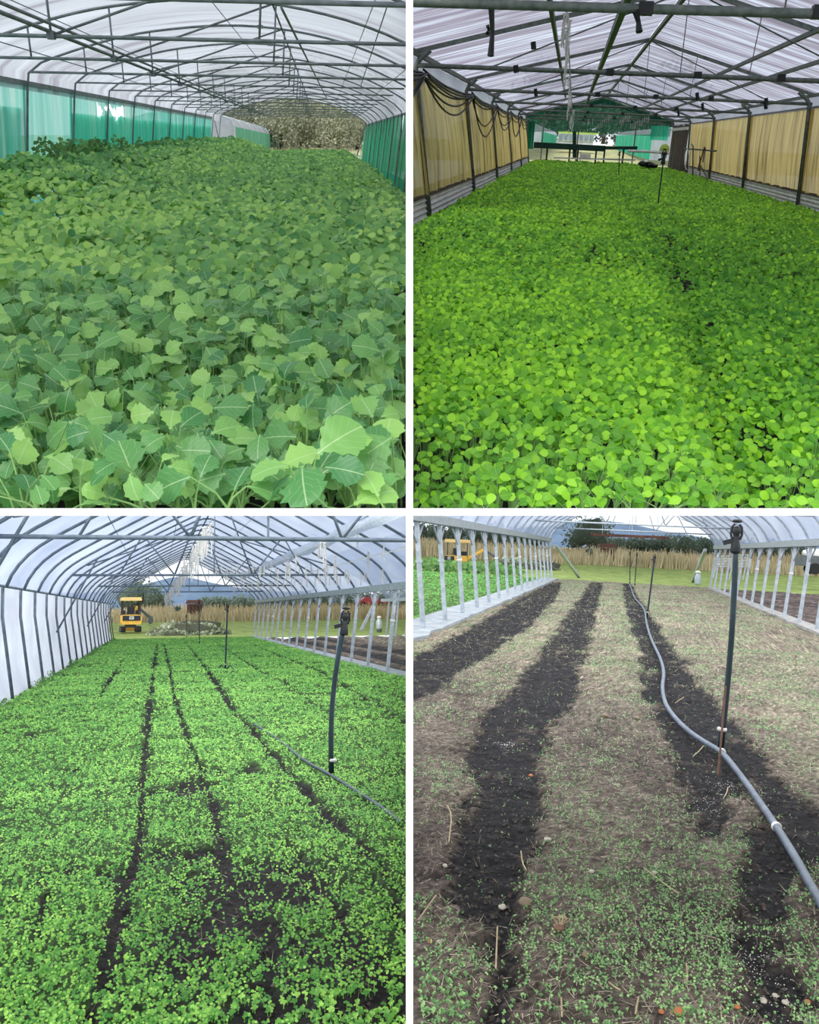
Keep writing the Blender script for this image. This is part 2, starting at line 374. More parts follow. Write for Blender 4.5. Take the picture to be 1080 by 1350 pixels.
def keep_in(bay, P, S, extra=0):
    a, b = bay.side(P); return (a > MARG+S*.5+extra) & (b > MARG+S*(.36 if bay.sy > 0 else .5)+extra)
def leaf_dirs(n, up=1.0, toward=.6, jit=.6, g=None):
    g = g or rng
    Nn = unit(np.column_stack([g.normal(0, jit, n), -toward+g.normal(0, jit, n), np.full(n, up)]))
    return Nn, g.normal(0, 1, (n, 3))
#@@STRUCT
# ------------------------------------------------------------------ white divider boards between the four bays
class _Cam:                                       # boards are set square to the passage they divide
    B = np.array([[1, 0, 0], [0, 0, -1.], [0, 1, 0]]); sx = sy = 0
    M = Matrix.Translation(CAMPOS) @ (CAMROT @ Matrix(((1, 0, 0), (0, 0, 1), (0, -1, 0)))).to_4x4()
HB = .0078
mk('wall_divider', MB().box((0, 2.12, -.14), (2*HB, .24, 2.98)), 'board', _Cam, clip=False, kind='structure', label='white upright board dividing the left and right greenhouse views')
for sgn, wd in ((-1, 'left'), (1, 'right')):
    mk('floor_deck_'+wd, MB().box((sgn*(HB+.95), 2.95, 0), (1.9, 1.9, .0164)), 'board', _Cam, clip=False, kind='structure',
       label='white horizontal board under the upper %s crop bed' % wd)

# ------------------------------------------------------------------ shared frame builders
def interp_profile(prof, n):
    P = np.array(prof, float); d = np.r_[0, np.cumsum(np.linalg.norm(np.diff(P, axis=0), axis=1))]
    t = np.linspace(0, d[-1], n); return np.column_stack([np.interp(t, d, P[:, 0]), np.interp(t, d, P[:, 1])])
def smooth_profile(prof, n, it=3):
    P = np.array(prof, float)
    for _ in range(it):                            # chaikin, ends kept
        Q = [P[0]]
        for a, b in zip(P[:-1], P[1:]): Q += [a*.75+b*.25, a*.25+b*.75]
        P = np.array(Q+[P[-1]])
    return interp_profile(P, n)
def hoop(parent, bay, prof, y, r, mat, name='hoop'):
    return mk(name, MB().tube([(x, y, z) for x, z in prof], r), mat, bay, parent, smooth=True)
def skin(parent, bay, prof, ys, mat, name, off=.03, sag=.0, th=.004):
    P = np.array(prof); T = np.gradient(P, axis=0); Nn = np.column_stack([-T[:, 1], T[:, 0]]); Nn /= np.linalg.norm(Nn, axis=1, keepdims=True)
    P = P+Nn*off; n = len(P); m = len(ys)
    def fn(u, v):
        i = int(round(u*(m-1))); j = int(round(v*(n-1)))
        s = sag*(1 if i % 2 else 0)
        return (P[j, 0]-Nn[j, 0]*s, ys[i], P[j, 1]-Nn[j, 1]*s)
    return mk(name, MB().grid(fn, m, n), mat, bay, parent, smooth=True)
def curtain(parent, bay, p_top, p_bot, y0, y1, mat, name='curtain', seed=0, fold=.03, nf=5, n=22, hole=None):
    """hanging cloth panel between two posts with vertical folds; p_* are (x, z)"""
    ph = seed*1.7
    def fn(u, v):
        y = y0+(y1-y0)*u; t = v; x = p_top[0]+(p_bot[0]-p_top[0])*t; z = p_top[1]+(p_bot[1]-p_top[1])*t
        k = fold*math.sin(u*nf*2*math.pi+ph+.6*math.sin(3*t+ph))*(.35+.65*t)+.5*fold*math.sin(u*2.3*nf*math.pi+ph*2)
        bow = .05*math.sin(math.pi*t)*math.sin(math.pi*u)
        return (x+(k+bow)*(1 if x < 0 else -1), y, z)
    m = MB().grid(fn, n, 6 if hole is None else 60)
    if hole is not None: m.f = [q for q in m.f if not hole(*(sum(m.v[i][c] for i in q)/4 for c in (1, 2)))]
    return mk(name, m, mat, bay, parent, smooth=True)

# ================================================================== UPPER LEFT: mustard crop under a low arched tunnel
gUL = -1.5
def grow_floor(bay, gz, x0, x1, y0, y1, label):
    xs = np.linspace(x0, x1, 26); ys = np.r_[np.linspace(y0, 5, 30), np.linspace(5.5, y1, 30)]
    def fn(u, v):
        x = xs[int(round(u*25))]; y = ys[int(round(v*59))]
        return (x, y, max(gz+.03*mnoise.noise(Vector((x*1.5, y*1.5, 0))), bay.zplane(x, y, .0086)))
    m = MB().grid(fn, 26, 60)
    return mk('floor', m, 'soil_dark', bay, base=(0, 0, gz), smooth=True, kind='structure', label=label)
grow_floor(UL, gUL, -7.5, 3.2, 1.7, 62, 'dark soil bed under the mustard crop at upper left')
pt = thing('polytunnel', 'low arched polytunnel with green mesh sides over the tall mustard crop, upper left', 'greenhouse', UL, (-1.3, 20, gUL))
P_ul = smooth_profile([(-5.02, -1.5), (-4.70, .70), (-4.66, .98), (-4.23, 1.15), (-3.4, 1.40), (-2.7, 1.55), (-1.5, 1.67), (-.5, 1.62), (.6, 1.4), (1.4, 1.08), (1.95, .80), (2.12, .60), (1.86, -1.5)], 44)
hy = [7.6+3*k for k in range(14)]
for y in hy: hoop(pt, UL, P_ul, y, .019, 'steel_dark')
roof = [p for p in smooth_profile([(-4.72, .66), (-4.68, .98), (-4.23, 1.15), (-3.4, 1.40), (-2.7, 1.55), (-1.5, 1.67), (-.5, 1.62), (.6, 1.4), (1.4, 1.08), (1.95, .80), (2.13, .60)], 30)]
skin(pt, UL, roof, list(np.arange(1.6, 47.0, 1.5)), 'film_ul', 'roof_film', .03)
zt = .93
def hoop_z(prof, x):
    P = np.array(prof); k = P[:, 1] > .6; P = P[k]; return float(np.interp(x, P[:, 0], P[:, 1]))
for i, y in enumerate(hy):
    mk('tie_bar', MB().tube([(-4.64, y, zt), (1.62, y, zt-.02)], .021 if i < 4 else .017), 'steel_dark', UL, pt, smooth=True)
    for x in (-2.7, -.62, -3.75):
        xt = x+(.06 if x > -1 else 0)
        mk('strut', MB().tube([(x, y, zt), (xt, y, hoop_z(P_ul, xt))], .013), 'steel_dark', UL, pt, smooth=True)
    mk('diagonal_brace', MB().tube([(-2.7, y, zt), (-.6, y, hoop_z(P_ul, -.6))], .014), 'steel_dark', UL, pt, smooth=True)
    mk('clamp', MB().box((-2.7, y, zt), (.07, .09, .07)), 'steel_dark', UL, pt)
    if i < 8: mk('clamp', MB().box((-.95, y, hoop_z(P_ul, -.95)), (.09, .05, .05)), 'steel_dark', UL, pt)
for (x, z, r) in ((-2.72, .97, .02), (-2.60, 1.0, .016), (-.6, 1.60, .014), (-4.2, 1.13, .008), (-3.4, 1.38, .006), (-1.4, 1.64, .006), (.6, 1.37, .006), (1.4, 1.06, .006)):
    mk('purlin', MB().tube([(x, 1.8, z), (x, 46.5, z)], r), 'steel_dark', UL, pt, smooth=True)
mk('brace_wire', MB().tube([UL.at_y(371, 10, 11), UL.at_y(432, 132, 40)], .016), 'steel_dark', UL, pt)
mk('brace_wire', MB().tube([UL.at_y(510, 10, 9), UL.at_y(476, 112, 15)], .006), 'steel_dark', UL, pt)
mk('wall_rail', MB().beam((-4.74, 1.8, .77), (-4.74, 43.5, .77), .05, .07), 'steel_dark', UL, pt)
mk('wall_rail', MB().beam((2.13, 1.8, .60), (2.13, 47.5, .60), .04, .05), 'steel_dark', UL, pt)
q0, q1 = UL.at_x(128, 139, -4.78), UL.at_x(161, 152.5, -4.78)
def torn(y, z):                                    # ragged tear in the mesh that shows daylight
    return q0[1]-.1 < y < q1[1]+.1 and q1[2]+.10*math.sin(y*3.1)+.05*math.sin(y*11) < z < q0[2]+.05*math.sin(y*5)+.03*math.sin(y*14)
for i, (a, b) in enumerate(zip([4.6]+hy, hy)):
    if b > 44: continue
    curtain(pt, UL, (-4.76, .74), (-5.02, -1.45), a-.1, b+.1, 'teal_mesh', seed=i, fold=.025, nf=3, n=22 if not (a < 26 and b > 20) else 110, hole=torn if a < 26 and b > 20 else None)
    if i != 4: curtain(pt, UL, (-4.83, .42-.02*(i % 2)), (-5.07, -1.45), a+.02, b-.02, 'teal_deep' if i > 4 else 'teal_mesh', 'curtain_lining', seed=i+3, fold=.03, nf=4, n=22 if not (a < 26 and b > 20) else 110, hole=torn if a < 26 and b > 20 else None)
for i, (a, b) in enumerate(zip([5, 7.6]+hy[1:], [7.6]+hy[1:]+[48])):
    if b <= a: continue
    curtain(pt, UL, (2.12, .58), (1.86, -1.48), a, b, 'green_mesh', seed=i+1, fold=.02, nf=2, n=10)
for y in np.arange(9.1, 47.5, 1.5): mk('rib', MB().tube([(2.09, y, .60), (1.83, y, -1.5)], .018, 5), 'steel_dark', UL, pt)
for a, b in (((282, 155), (290, 190)), ((483, 160), (471, 205))):
    mk('end_brace', MB().tube([UL.at_y(a[0], a[1], 46.4), UL.at_y(b[0], b[1], 46.4)], .03), 'steel_dark', UL, pt)

# ================================================================== UPPER RIGHT: brassica crop under a gabled house
gUR = -1.42
grow_floor(UR, gUR, -4.2, 8.5, 2.2, 72, 'dark soil bed under the bright low crop at upper right')
gh = thing('gabled_greenhouse', 'gabled greenhouse with ochre curtains over the bright green crop, upper right', 'greenhouse', UR, (1.6, 25, gUR))
EL, RG, ER = (-2.76, 1.27), (1.60, 2.28), (5.55, 1.19)
ty = [8.9, 16.9, 25, 33, 41, 49, 57]
for i, y in enumerate(ty):
    mk('rafter', MB().beam((EL[0], y, EL[1]), (RG[0], y, RG[1]), .06, .07), 'steel_grn', UR, gh)
    mk('rafter', MB().beam((RG[0], y, RG[1]), (ER[0], y, ER[1]), .06, .07), 'steel_grn', UR, gh)
    mk('tie_pipe', MB().tube([(-2.75, y, 1.06), (1.5, y, 1.03), (5.55, y, .99)], .042), 'steel_grn', UR, gh, smooth=True)
    mk('wall_post', MB().tube([(-2.38, y, -1.42), (-2.72, y, .85), (-2.74, y, 1.02), (-2.68, y, 1.15), (-2.5, y, 1.30)], .05), 'steel_grn', UR, gh, smooth=True)
    mk('wall_post', MB().tube([(5.66, y, -1.42), (5.5, y, .85), (5.48, y, 1.0), (5.40, y, 1.10), (5.2, y, 1.24)], .05), 'steel_grn', UR, gh, smooth=True)
    mk('hanger_wire', MB().tube([(RG[0], y, RG[1]), (1.62, y, 1.03)], .008, 4), 'steel_grn', UR, gh)
    mk('hanger_wire', MB().tube([(2.75, y, 1.95), (2.7, y, 1.02)], .008, 4), 'steel_grn', UR, gh)
    for a, b in (((1.6, 2.25), (4.6, 1.0)), ((1.6, 2.25), (-1.5, 1.05))):
        mk('brace_wire', MB().tube([(a[0], y, a[1]), (b[0], y, b[1])], .012, 4), 'steel_grn', UR, gh)
    for x in (.5, 1.9, 3.2):
        mk('clamp', MB().box((x, y, 1.04), (.12, .11, .1)), 'black', UR, gh)
for (x, z, a, b) in ((-.5, 1.78, .06, .09), (.46, 1.52, .08, .12), (RG[0], RG[1]-.03, .07, .08), (3.57, 1.70, .06, .07), (4.33, 1.49, .06, .07), (5.5, 1.17, .06, .07), (-2.72, 1.24, .07, .08)):
    y1 = 58 if x != -.5 else 46
    mk('purlin', MB().beam((x, 3, z), (x, y1, z), a, b), 'steel_grn', UR, gh)
mk('mount_plate', MB().box((.46, 9.0, 1.36), (.2, .12, .34)), 'steel_grn', UR, gh)
for (a, b) in (((-2.9, 1.22), (1.6, 2.30)), ((1.6, 2.30), (5.7, 1.17))):
    pr = interp_profile([a, b], 14); skin(gh, UR, pr, list(np.arange(2.4, 58.5, 1.0)), 'film_ur', 'roof_film', .05, .012)
def strip(xa, za, xb, zb, name, mat): mk(name, MB().grid(lambda u, v: (xa+(xb-xa)*v, 3+55*u, za+(zb-za)*v), 12, 2), mat, UR, gh)
strip(-2.86, 1.24, -2.80, .86, 'eave_film', 'film_wall'); strip(5.62, 1.18, 5.56, .88, 'eave_film', 'film_wall')
for i, (a, b) in enumerate(zip([2.5]+ty[:-1], ty)):
    curtain(gh, UR, (-2.79, .93), (-2.47, -1.0), a-.25, b+.25, 'ochre', seed=i+2, fold=.05, nf=7, n=44)
    if b < 50: curtain(gh, UR, (5.58, .90), (5.70, -.98), a-.25, b+.25, 'ochre', seed=i+9, fold=.05, nf=7, n=44)
    mk('curtain_rail', MB().beam((-2.80, a, .95), (-2.80, b, .95), .04, .04), 'wood_dark', UR, gh)
    mk('curtain_rail', MB().beam((5.59, a, .92), (5.59, b, .92), .04, .04), 'wood_dark', UR, gh)
    mk('curtain_rail', MB().beam((-2.45, a, -1.0), (-2.45, b, -1.0), .05, .05), 'wood_dark', UR, gh)
    mk('curtain_rail', MB().beam((5.70, a, -.98), (5.70, b, -.98), .05, .05), 'wood_dark', UR, gh)
    for k in range(3):                              # corrugated iron sheets, three to a bay
        y0, y1 = a+(b-a)*k/3, a+(b-a)*(k+1)/3+.05
        for sx_, xt, xb in ((-1, -2.48, -2.42), (1, 5.71, 5.73)):
            def fn(u, v, y0=y0, y1=y1, sx_=sx_, xt=xt, xb=xb, k=k):
                z = -1.0-.46*v; return (xt+(xb-xt)*v+.022*math.cos(v*2*math.pi*5)+.006*(k % 2), y0+(y1-y0)*u, z)
            mk('corrugated_sheet', MB().grid(fn, 2, 41), 'corr', UR, gh, smooth=True)
# slatted timber screen at the far right wall
for k in range(9):
    y = 50+k*.85
    mk('screen_plank', MB().box((5.52-.02*(k % 2), y, -.22+.03*math.sin(k*2.1)), (.05, .74, 2.2)), 'wood_dark', UR, gh)
mk('screen_rail', MB().beam((5.48, 49.6, .72), (5.48, 57.2, .72), .05, .14), 'corr', UR, gh)
# far gable: green mesh over the opening
mk('gable_mesh', MB().add([(EL[0], 58.4, 1.24), (RG[0], 58.4, 2.26), (ER[0], 58.4, 1.17), (5.5, 58.4, .35), (3.6, 58.4, .36), (-1.6, 58.4, .38), (-2.7, 58.4, .30)], [(0, 1, 2, 3, 4, 5, 6)]), 'gable_mesh', UR, gh)
mk('gable_hem', MB().beam((EL[0], 58.3, 1.14), (RG[0], 58.3, 2.12), .06, .22), 'gable_edge', UR, gh)
mk('gable_hem', MB().beam((RG[0], 58.3, 2.12), (ER[0], 58.3, 1.06), .06, .22), 'gable_edge', UR, gh)
mk('gable_drape', MB().grid(lambda u, v: (4.4+1.0*u, 58.35+.05*math.sin(u*30), .9-.75*v), 20, 4), 'teal_deep', UR, gh)
mk('gable_drape', MB().grid(lambda u, v: (-2.75+.5*u, 58.35+.05*math.sin(u*30), .9-1.5*v), 12, 4), 'gable_edge', UR, gh)
for x in (-1.75, .3, 3.55): mk('gable_post', MB().beam((x, 58.3, -1.42), (x, 58.3, 1.4), .07, .07), 'steel_grn', UR, gh)

# ================================================================== LOWER: two gothic-arch houses of one kind
gL = -1.5
PROF = [(-3.83, -1.5), (-4.05, -.05), (-4.06, .25), (-3.95, .67), (-3.6, 1.12), (-2.95, 1.51), (-2.2, 1.92), (-1.43, 2.35), (-.6, 2.78), (0, 3.06)]
def gothic(xc, k=1.0, rise=1.0):
    L_ = [(xc+x*k, z if z < .3 else .3+(z-.3)*rise) for x, z in PROF]; return L_+[(2*xc-x, z) for x, z in reversed(L_[:-1])]
def lower_house(bay, root, xc, k, ys, trusses, left_wall, zgut, steel, post_mat, film='film_ll', sides=(True, True)):
    full = gothic(xc, k); hw = 4.05*k
    prof = smooth_profile(full, 160, 2)
    up_ = np.array([p for p in prof if p[1] >= zgut-.04]); top = interp_profile(up_, 44)
    for y in ys:
        hoop(root, bay, top, y, .03, steel)
        for s in (-1, 1):
            if not sides[(s+1)//2]: continue
            xb, xt = xc+s*3.83*k, xc+s*hw
            if s < 0 and left_wall:
                mk('hoop_leg', MB().tube([(xb, y, gL), (xt-.0, y, -.05), (xt-.01, y, zgut)], .03), steel, bay, root, smooth=True)
            else:
                p = mk('post', MB().beam((xb, y, gL), (xt, y, zgut), .075, .075, up=(0, 1, 0)), post_mat, bay, root)
                if p is not None:
                    for d in (-1, 1): mk('knee_brace', MB().beam((xt-.03*s, y, zgut-.38), (xt, y+d*.55, zgut-.03), .03, .03), post_mat, bay, p)
                    mk('collar', MB().beam((xb+(xt-xb)*.62, y, gL+(zgut-gL)*.62), (xb+(xt-xb)*.64, y, gL+(zgut-gL)*.64), .1, .1, up=(0, 1, 0)), 'whitep' if int(y*10) % 3 == 0 else post_mat, bay, p)
    skin(root, bay, top, list(np.arange(ys[0]-6.5, ys[-1]+.6, 1.075)), film, 'roof_film', .035, .015)
    y0, y1 = ys[0]-6, ys[-1]+.1
    for s in (-1, 1):
        xt = xc+s*hw
        if s < 0 and left_wall: mk('wall_rail', MB().tube([(xt+.03, y0, zgut), (xt+.03, y1, zgut)], .025), steel, bay, root)
        elif sides[(s+1)//2]: mk('gutter', MB().add([(xt+a, y, zgut+b) for y in (y0, y1) for a, b in ((-.11, 0), (-.14, .16), (.14, .16), (.11, 0))],
                     [(0, 4, 5, 1), (1, 5, 6, 2), (2, 6, 7, 3), (3, 7, 4, 0), (3, 2, 1, 0), (4, 5, 6, 7)]), post_mat, bay, root)
    mk('ridge_purlin', MB().tube([(xc, y0, 3.0), (xc, y1, 3.0)], .025), steel, bay, root)
    for x in (-2.4, -1.0, 1.0, 2.4): mk('purlin_wire', MB().tube([(xc+x*k, y0, hoop_z(top, xc+x*k)-.02), (xc+x*k, y1, hoop_z(top, xc+x*k)-.02)], .008, 4), steel, bay, root)
    zt_ = 1.0
    for y in trusses:
        xl = float(np.interp(zt_, [p[1] for p in full[:10]], [p[0] for p in full[:10]]))
        mk('tie_bar', MB().tube([(xl, y, zt_), (2*xc-xl, y, zt_)], .035), steel, bay, root, smooth=True)
        H = lambda x: hoop_z(top, x)
        mk('king_post', MB().tube([(xc, y, zt_), (xc, y, 3.0)], .018), steel, bay, root)
        for s in (-1, 1):
            X = lambda d: xc+s*d*k
            for a, b in (((2.5, zt_), (1.9, H(X(1.9)))), ((1.9, H(X(1.9))), (1.05, zt_)), ((1.05, zt_), (.35, H(X(.35))))):
                mk('web_strut', MB().tube([(X(a[0]), y, a[1]), (X(b[0]), y, b[1])], .022), steel, bay, root, smooth=True)
            if s < 0 and left_wall: mk('knee_strut', MB().tube([(X(4.03), y, -.5), (X(3.05), y, H(X(3.05))+.0)], .026), steel, bay, root, smooth=True)
        for s in (-1, 1):                          # sloping braces running along the roof
            X = lambda d: xc+s*d*k
            mk('roof_brace', MB().tube([(X(3.3), y, H(X(3.3))-.04), (X(1.2), y+6, H(X(1.2))-.04)], .02), steel, bay, root, smooth=True)
    return prof, top
# lower left house
ht = thing('gothic_polytunnel', 'gothic-arched polytunnel with white film wall on the left over green seedlings, lower left', 'greenhouse', LL, (1.45, 25, gL))
ysLL = [12.75+2.15*k for k in range(20)]
profLL, topLL = lower_house(LL, ht, 1.46, 1.0, ysLL, (12.75, 12.75+2.15*6, 12.75+2.15*11, 12.75+2.15*16), True, .47, 'steel_blue', 'galv', sides=(True, True))
for a, b in zip([8.4, 10.6]+ysLL[:-1], [10.6]+ysLL):
    def fn(u, v, a=a, b=b):
        t = v; x = np.interp(t, [0, .72, 1], [-2.62, -2.61, -2.40])-.03; return (x-.02*math.sin(math.pi*u)*math.sin(math.pi*t), a+(b-a)*u, .5-2.02*t)
    mk('wall_film', MB().grid(fn, 5, 8), 'film_wall', LL, ht, smooth=True)
mk('footing', MB().box((5.42, 29.6, -1.5), (.42, 50, .10)), 'concrete', LL, ht)
tb = mk('rolled_film', MB().tube([(3.85+.05*math.sin(y*.9), y, 1.66+.03*math.sin(y*1.7)) for y in np.arange(10, 46, 1.2)], [.13+.03*math.sin(y*2.1) for y in np.arange(10, 46, 1.2)], 9), 'film_roll', LL, ht, smooth=True)
# lower right house
hr = thing('gothic_polytunnel', 'gothic-arched polytunnel with open sides over bare tilled soil, lower right', 'greenhouse', LR, (.48, 25, gL))
ysLR = [9.2+2.0*k for k in range(19)]
profLR, topLR = lower_house(LR, hr, .49, .965, ysLR, (ysLR[6], ysLR[12], ysLR[17]), False, .36, 'galv', 'galv')
def rough_strip(x0, x1, y0, y1, z, seed, jag):
    def fn(u, v):
        y = y0+(y1-y0)*u; j = jag*mnoise.noise(Vector((y*1.3, seed, 0)))
        return (x0+(x1-x0)*v+(j if (v > .5) == (seed > 0) else 0), y, z+.02*mnoise.noise(Vector((y, v*3, seed))))
    return MB().sheet(fn, 60, 4, (0, 0, -.12))
mk('footing', rough_strip(-3.75, -2.95, 6, 46, gL+.05, 1, .12), 'concrete', LR, hr)
mk('footing', rough_strip(4.02, 4.42, 6, 46, gL+.05, -1, .06), 'concrete_grey', LR, hr)
for a, b in (((733, 719), (764, 761)), ((930, 725), (913, 767))):
    mk('end_stay', MB().beam(LR.at_y(a[0], a[1], 45.5), LR.at_z(b[0], b[1], gL), .14, .14), 'galv', LR, hr)
#@@PLANTS
# ------------------------------------------------------------------ crops: shared leaf meshes
def sstep(a, b, x): t = np.clip((np.asarray(x, float)-a)/(b-a), 0, 1); return t*t*(3-2*t)
def leaf_mesh(name, T, W, mat, seed, droop=.22, cup=.16, wave=.05):
    r = random.Random(seed); V = []; UV = []; Fc = []
    for i, (t, w_) in enumerate(zip(T, W)):
        zz = -droop*t*t+.10*t
        for u in (-1, 0, 1):
            ww = w_*(1+.10*r.uniform(-1, 1))
            V.append((u*ww, t, zz+(cup*ww+wave*r.uniform(-1, 1)*min(1, ww*4) if u else 0))); UV.append((.5+.5*u*min(1, w_/.4), t))
    for i in range(len(T)-1):
        for j in (0, 1): a = i*3+j; Fc.append((a, a+1, a+4, a+3))
    me = bpy.data.meshes.new(name); me.from_pydata(V, [], Fc); uvl = me.uv_layers.new(name='UVMap')
    for l in me.loops: uvl.data[l.index].uv = UV[l.vertex_index]
    me.polygons.foreach_set('use_smooth', [True]*len(me.polygons)); me.materials.append(M[mat]); me.update(); return me
TU = [0, .05, .11, .17, .25, .33, .43, .53, .63, .73, .83, .92, 1]
UL_LEAF = [leaf_mesh('mustard_leaf', TU, [w_*k for w_ in (.02, .08, .05, .15, .18, .35, .35, .47, .42, .47, .35, .29, .06)], 'ul_leaf', 10+i, .2+.05*i, .10+.03*(i % 3)) for i, k in enumerate((1, 1.08, .92, 1.0, .86))]
TR = [0, .12, .28, .45, .62, .78, .91, 1]
UR_LEAF = [leaf_mesh('brassica_leaf', TR, [w_*k for w_ in (.03, .16, .31, .38, .43, .38, .25, .02)], 'ur_leaf', 30+i, .15, .14, .03) for i, k in enumerate((1, .9, 1.05, .8))]
def frame_mat(p, a, n, s):
    n = Vector(n).normalized(); a = Vector(a); a = (a-n*a.dot(n)).normalized(); x = a.cross(n)
    return Matrix(((x.x*s, a.x*s, n.x*s, p[0]), (x.y*s, a.y*s, n.y*s, p[1]), (x.z*s, a.z*s, n.z*s, p[2]), (0, 0, 0, 1)))
LEAFV = {me: np.array([v.co[:] for v in me.vertices]) for me in UL_LEAF+UR_LEAF}
def plant(bay, name, label, cat, group, base, leaves, meshes, stem_r):
    """leaves: list of (pos, dir, normal, size) in bay coordinates"""
    L_ = []
    for k, q in enumerate(leaves):
        me = meshes[(k+int(abs(q[0][0])*100)) % len(meshes)]; Fm = np.array(frame_mat(q[0], q[1], q[2], q[3])); V = LEAFV[me] @ Fm[:3, :3].T+Fm[:3, 3]; sa, sb = bay.side(V)
        if sa.min() > MARG and sb.min() > MARG: L_.append(q+(me, Fm))
    if not L_: return None
    root = thing(name, label, cat, bay, base, group); b = Vector(base)
    for p, a, n, s, me, Fm in L_:
        o = bpy.data.objects.new('leaf', me); COL.objects.link(o); o.parent = root
        o.matrix_basis = Matrix.Translation(-b) @ Matrix(Fm.tolist())
    st = MB()
    for p, a, n, s, me, Fm in L_:
        p = Vector(p); mid = (p+b)/2+Vector((p.x-b.x, p.y-b.y, 0))*-.2
        st.tube([b, mid, p], [stem_r*1.4, stem_r, stem_r*.7], 4, False)
    mk('stem', st, 'stem', bay, root, split=False)
    return root
def field_points(spacing, x0, x1, y0, y1, jit, g):
    nx, ny = int((x1-x0)/spacing), int((y1-y0)/spacing)
    X, Y = np.meshgrid(np.arange(nx), np.arange(ny)); n = nx*ny
    return x0+(X.ravel()+.5+g.uniform(-jit, jit, n))*spacing, y0+(Y.ravel()+.5+g.uniform(-jit, jit, n))*spacing

# ---- upper left mustard
def can_ul(x, y):
    z = -.86+.30*sstep(7, 40, y)+.05*fbm(x, y, .9, 3)
    z = z+.42*sstep(-2.0, -4.0, x)*sstep(9, 15, y)*(1+.35*fbm(x, y, 1.3, 5)) - .42*sstep(.9, 1.75, x)
    return z
g1 = np.random.default_rng(11)
def vis(bay, x, y, z, mx=60, my=70):
    px, py = bay.proj(np.column_stack([x, y, z])); lo, hi = (0, 540) if bay.sx < 0 else (540, 1080); t, b = (0, 675) if bay.sy > 0 else (675, 1350)
    return (px > lo-mx) & (px < hi+mx) & (py > t-my) & (py < b+my)
x, y = field_points(.165, -4.6, 1.75, 1.75, 9.0, .42, g1)
z = can_ul(x, y); ok = vis(UL, x, y, z, 420, 70) & keep_in(UL, np.column_stack([x, y, z]), np.full(len(x), .02), -.06)
x, y, z = x[ok], y[ok], z[ok]; od = np.argsort(y+1e3*~vis(UL, x, y, z)); x, y, z = x[od], y[od], z[od]
near_n = 300
def ul_leaves(x, y, z, g, n=7, big=1.0):
    out = []
    for k in range(n):
        a = g.uniform(0, 2*math.pi); rad = g.uniform(.02, .12); drop = abs(g.normal(0, .09))+(.0 if k < 4 else g.uniform(.04, .30))
        p = (x+rad*math.cos(a), y+rad*math.sin(a)*1.1, z-drop+.04)
        nn = Vector((g.normal(0, .42), -.7+g.normal(0, .46), 1.0+g.normal(0, .15)))
        ad = Vector((math.cos(a), math.sin(a)-.15, g.normal(.05, .2)))
        out.append((p, ad, nn, g.uniform(.058, .112)*big*(1.0 if k else 1.15)))
    return out
for i in range(min(near_n, len(x))):
    zg = max(gUL, float(UL.zplane(x[i], y[i], .0086)))
    plant(UL, 'mustard_plant', 'broad serrated-leaf mustard plant at the front of the upper left crop', 'plant', 'front mustard plants, upper left', (x[i], y[i], min(zg, z[i]-.03)),
          ul_leaves(x[i], y[i], z[i]+g1.normal(0, .025), g1, 14 if y[i] < 3.4 else 11, 1.35 if (y[i] < 2.9 and x[i] > -.35) else 1.0), UL_LEAF, .003)
# the rest of the field
xr, yr = x[near_n:], y[near_n:]
n2 = 8200; u = g1.uniform(0, 1, n2); yf = (9.0**.55+u*(46.5**.55-9.0**.55))**(1/.55); xf = g1.uniform(-4.75, 1.8, n2)
xr = np.r_[xr, xf]; yr = np.r_[yr, yf]
def field_leaves(xr, yr, zfun, per, size, grow, y0, rad, drop, g, up=1., toward=.75, jit=.4, bay=UL, tint_fun=None):
    X = np.repeat(xr, per); Y = np.repeat(yr, per); n = len(X); sc = np.maximum(1, (Y/y0))**grow
    a = g.uniform(0, 2*math.pi, n); r = g.uniform(0, 1, n)*rad*sc; X2 = X+r*np.cos(a); Y2 = Y+r*np.sin(a)*1.3
    Z = zfun(X2, Y2)-np.abs(g.normal(0, drop, n)); S = g.uniform(.75, 1.2, n)*size*sc
    Nn, A = leaf_dirs(n, up, toward, jit, g); P = np.column_stack([X2, Y2, Z]); k = keep_in(bay, P, S)
    t = np.clip(g.normal(.56, .24, n)+(tint_fun(X2, Y2) if tint_fun else 0), 0, 1)
    return P[k], S[k], A[k], Nn[k], t[k], Y2[k]
def leaf_bulk(name, mat, bay, data, ysw, label, cat, parent=None, near=OCT, far=HEX, **tags):
    P, S, A, Nn, t, Y = data; q = Y < ysw; parts = []
    for tm, m_ in ((near, q), (far, ~q)):
        if m_.any(): parts.append(scatter(tm, P[m_], S[m_], A[m_], Nn[m_], t[m_]))
    V, T, N_ = merge(parts); return bulk(name, V, T, mat, bay, parent, N_, kind='stuff', label=label, cat=cat, **tags)
yel = lambda X, Y: .28*sstep(-1.2, -2.0, X)*sstep(6, 7.5, Y)*(1-sstep(11, 15, Y))+.18*fbm(X, Y, .7, 8)-.22*sstep(-3.0, -4.2, X)*sstep(12, 16, Y)
leaf_bulk('mustard_field', 'ul_leaf_s', UL, field_leaves(xr, yr, can_ul, 9, .084, .22, 8, .14, .12, g1, toward=.7, jit=.52, tint_fun=yel), 14, 'dense field of mustard plants filling the upper left tunnel', 'crop')
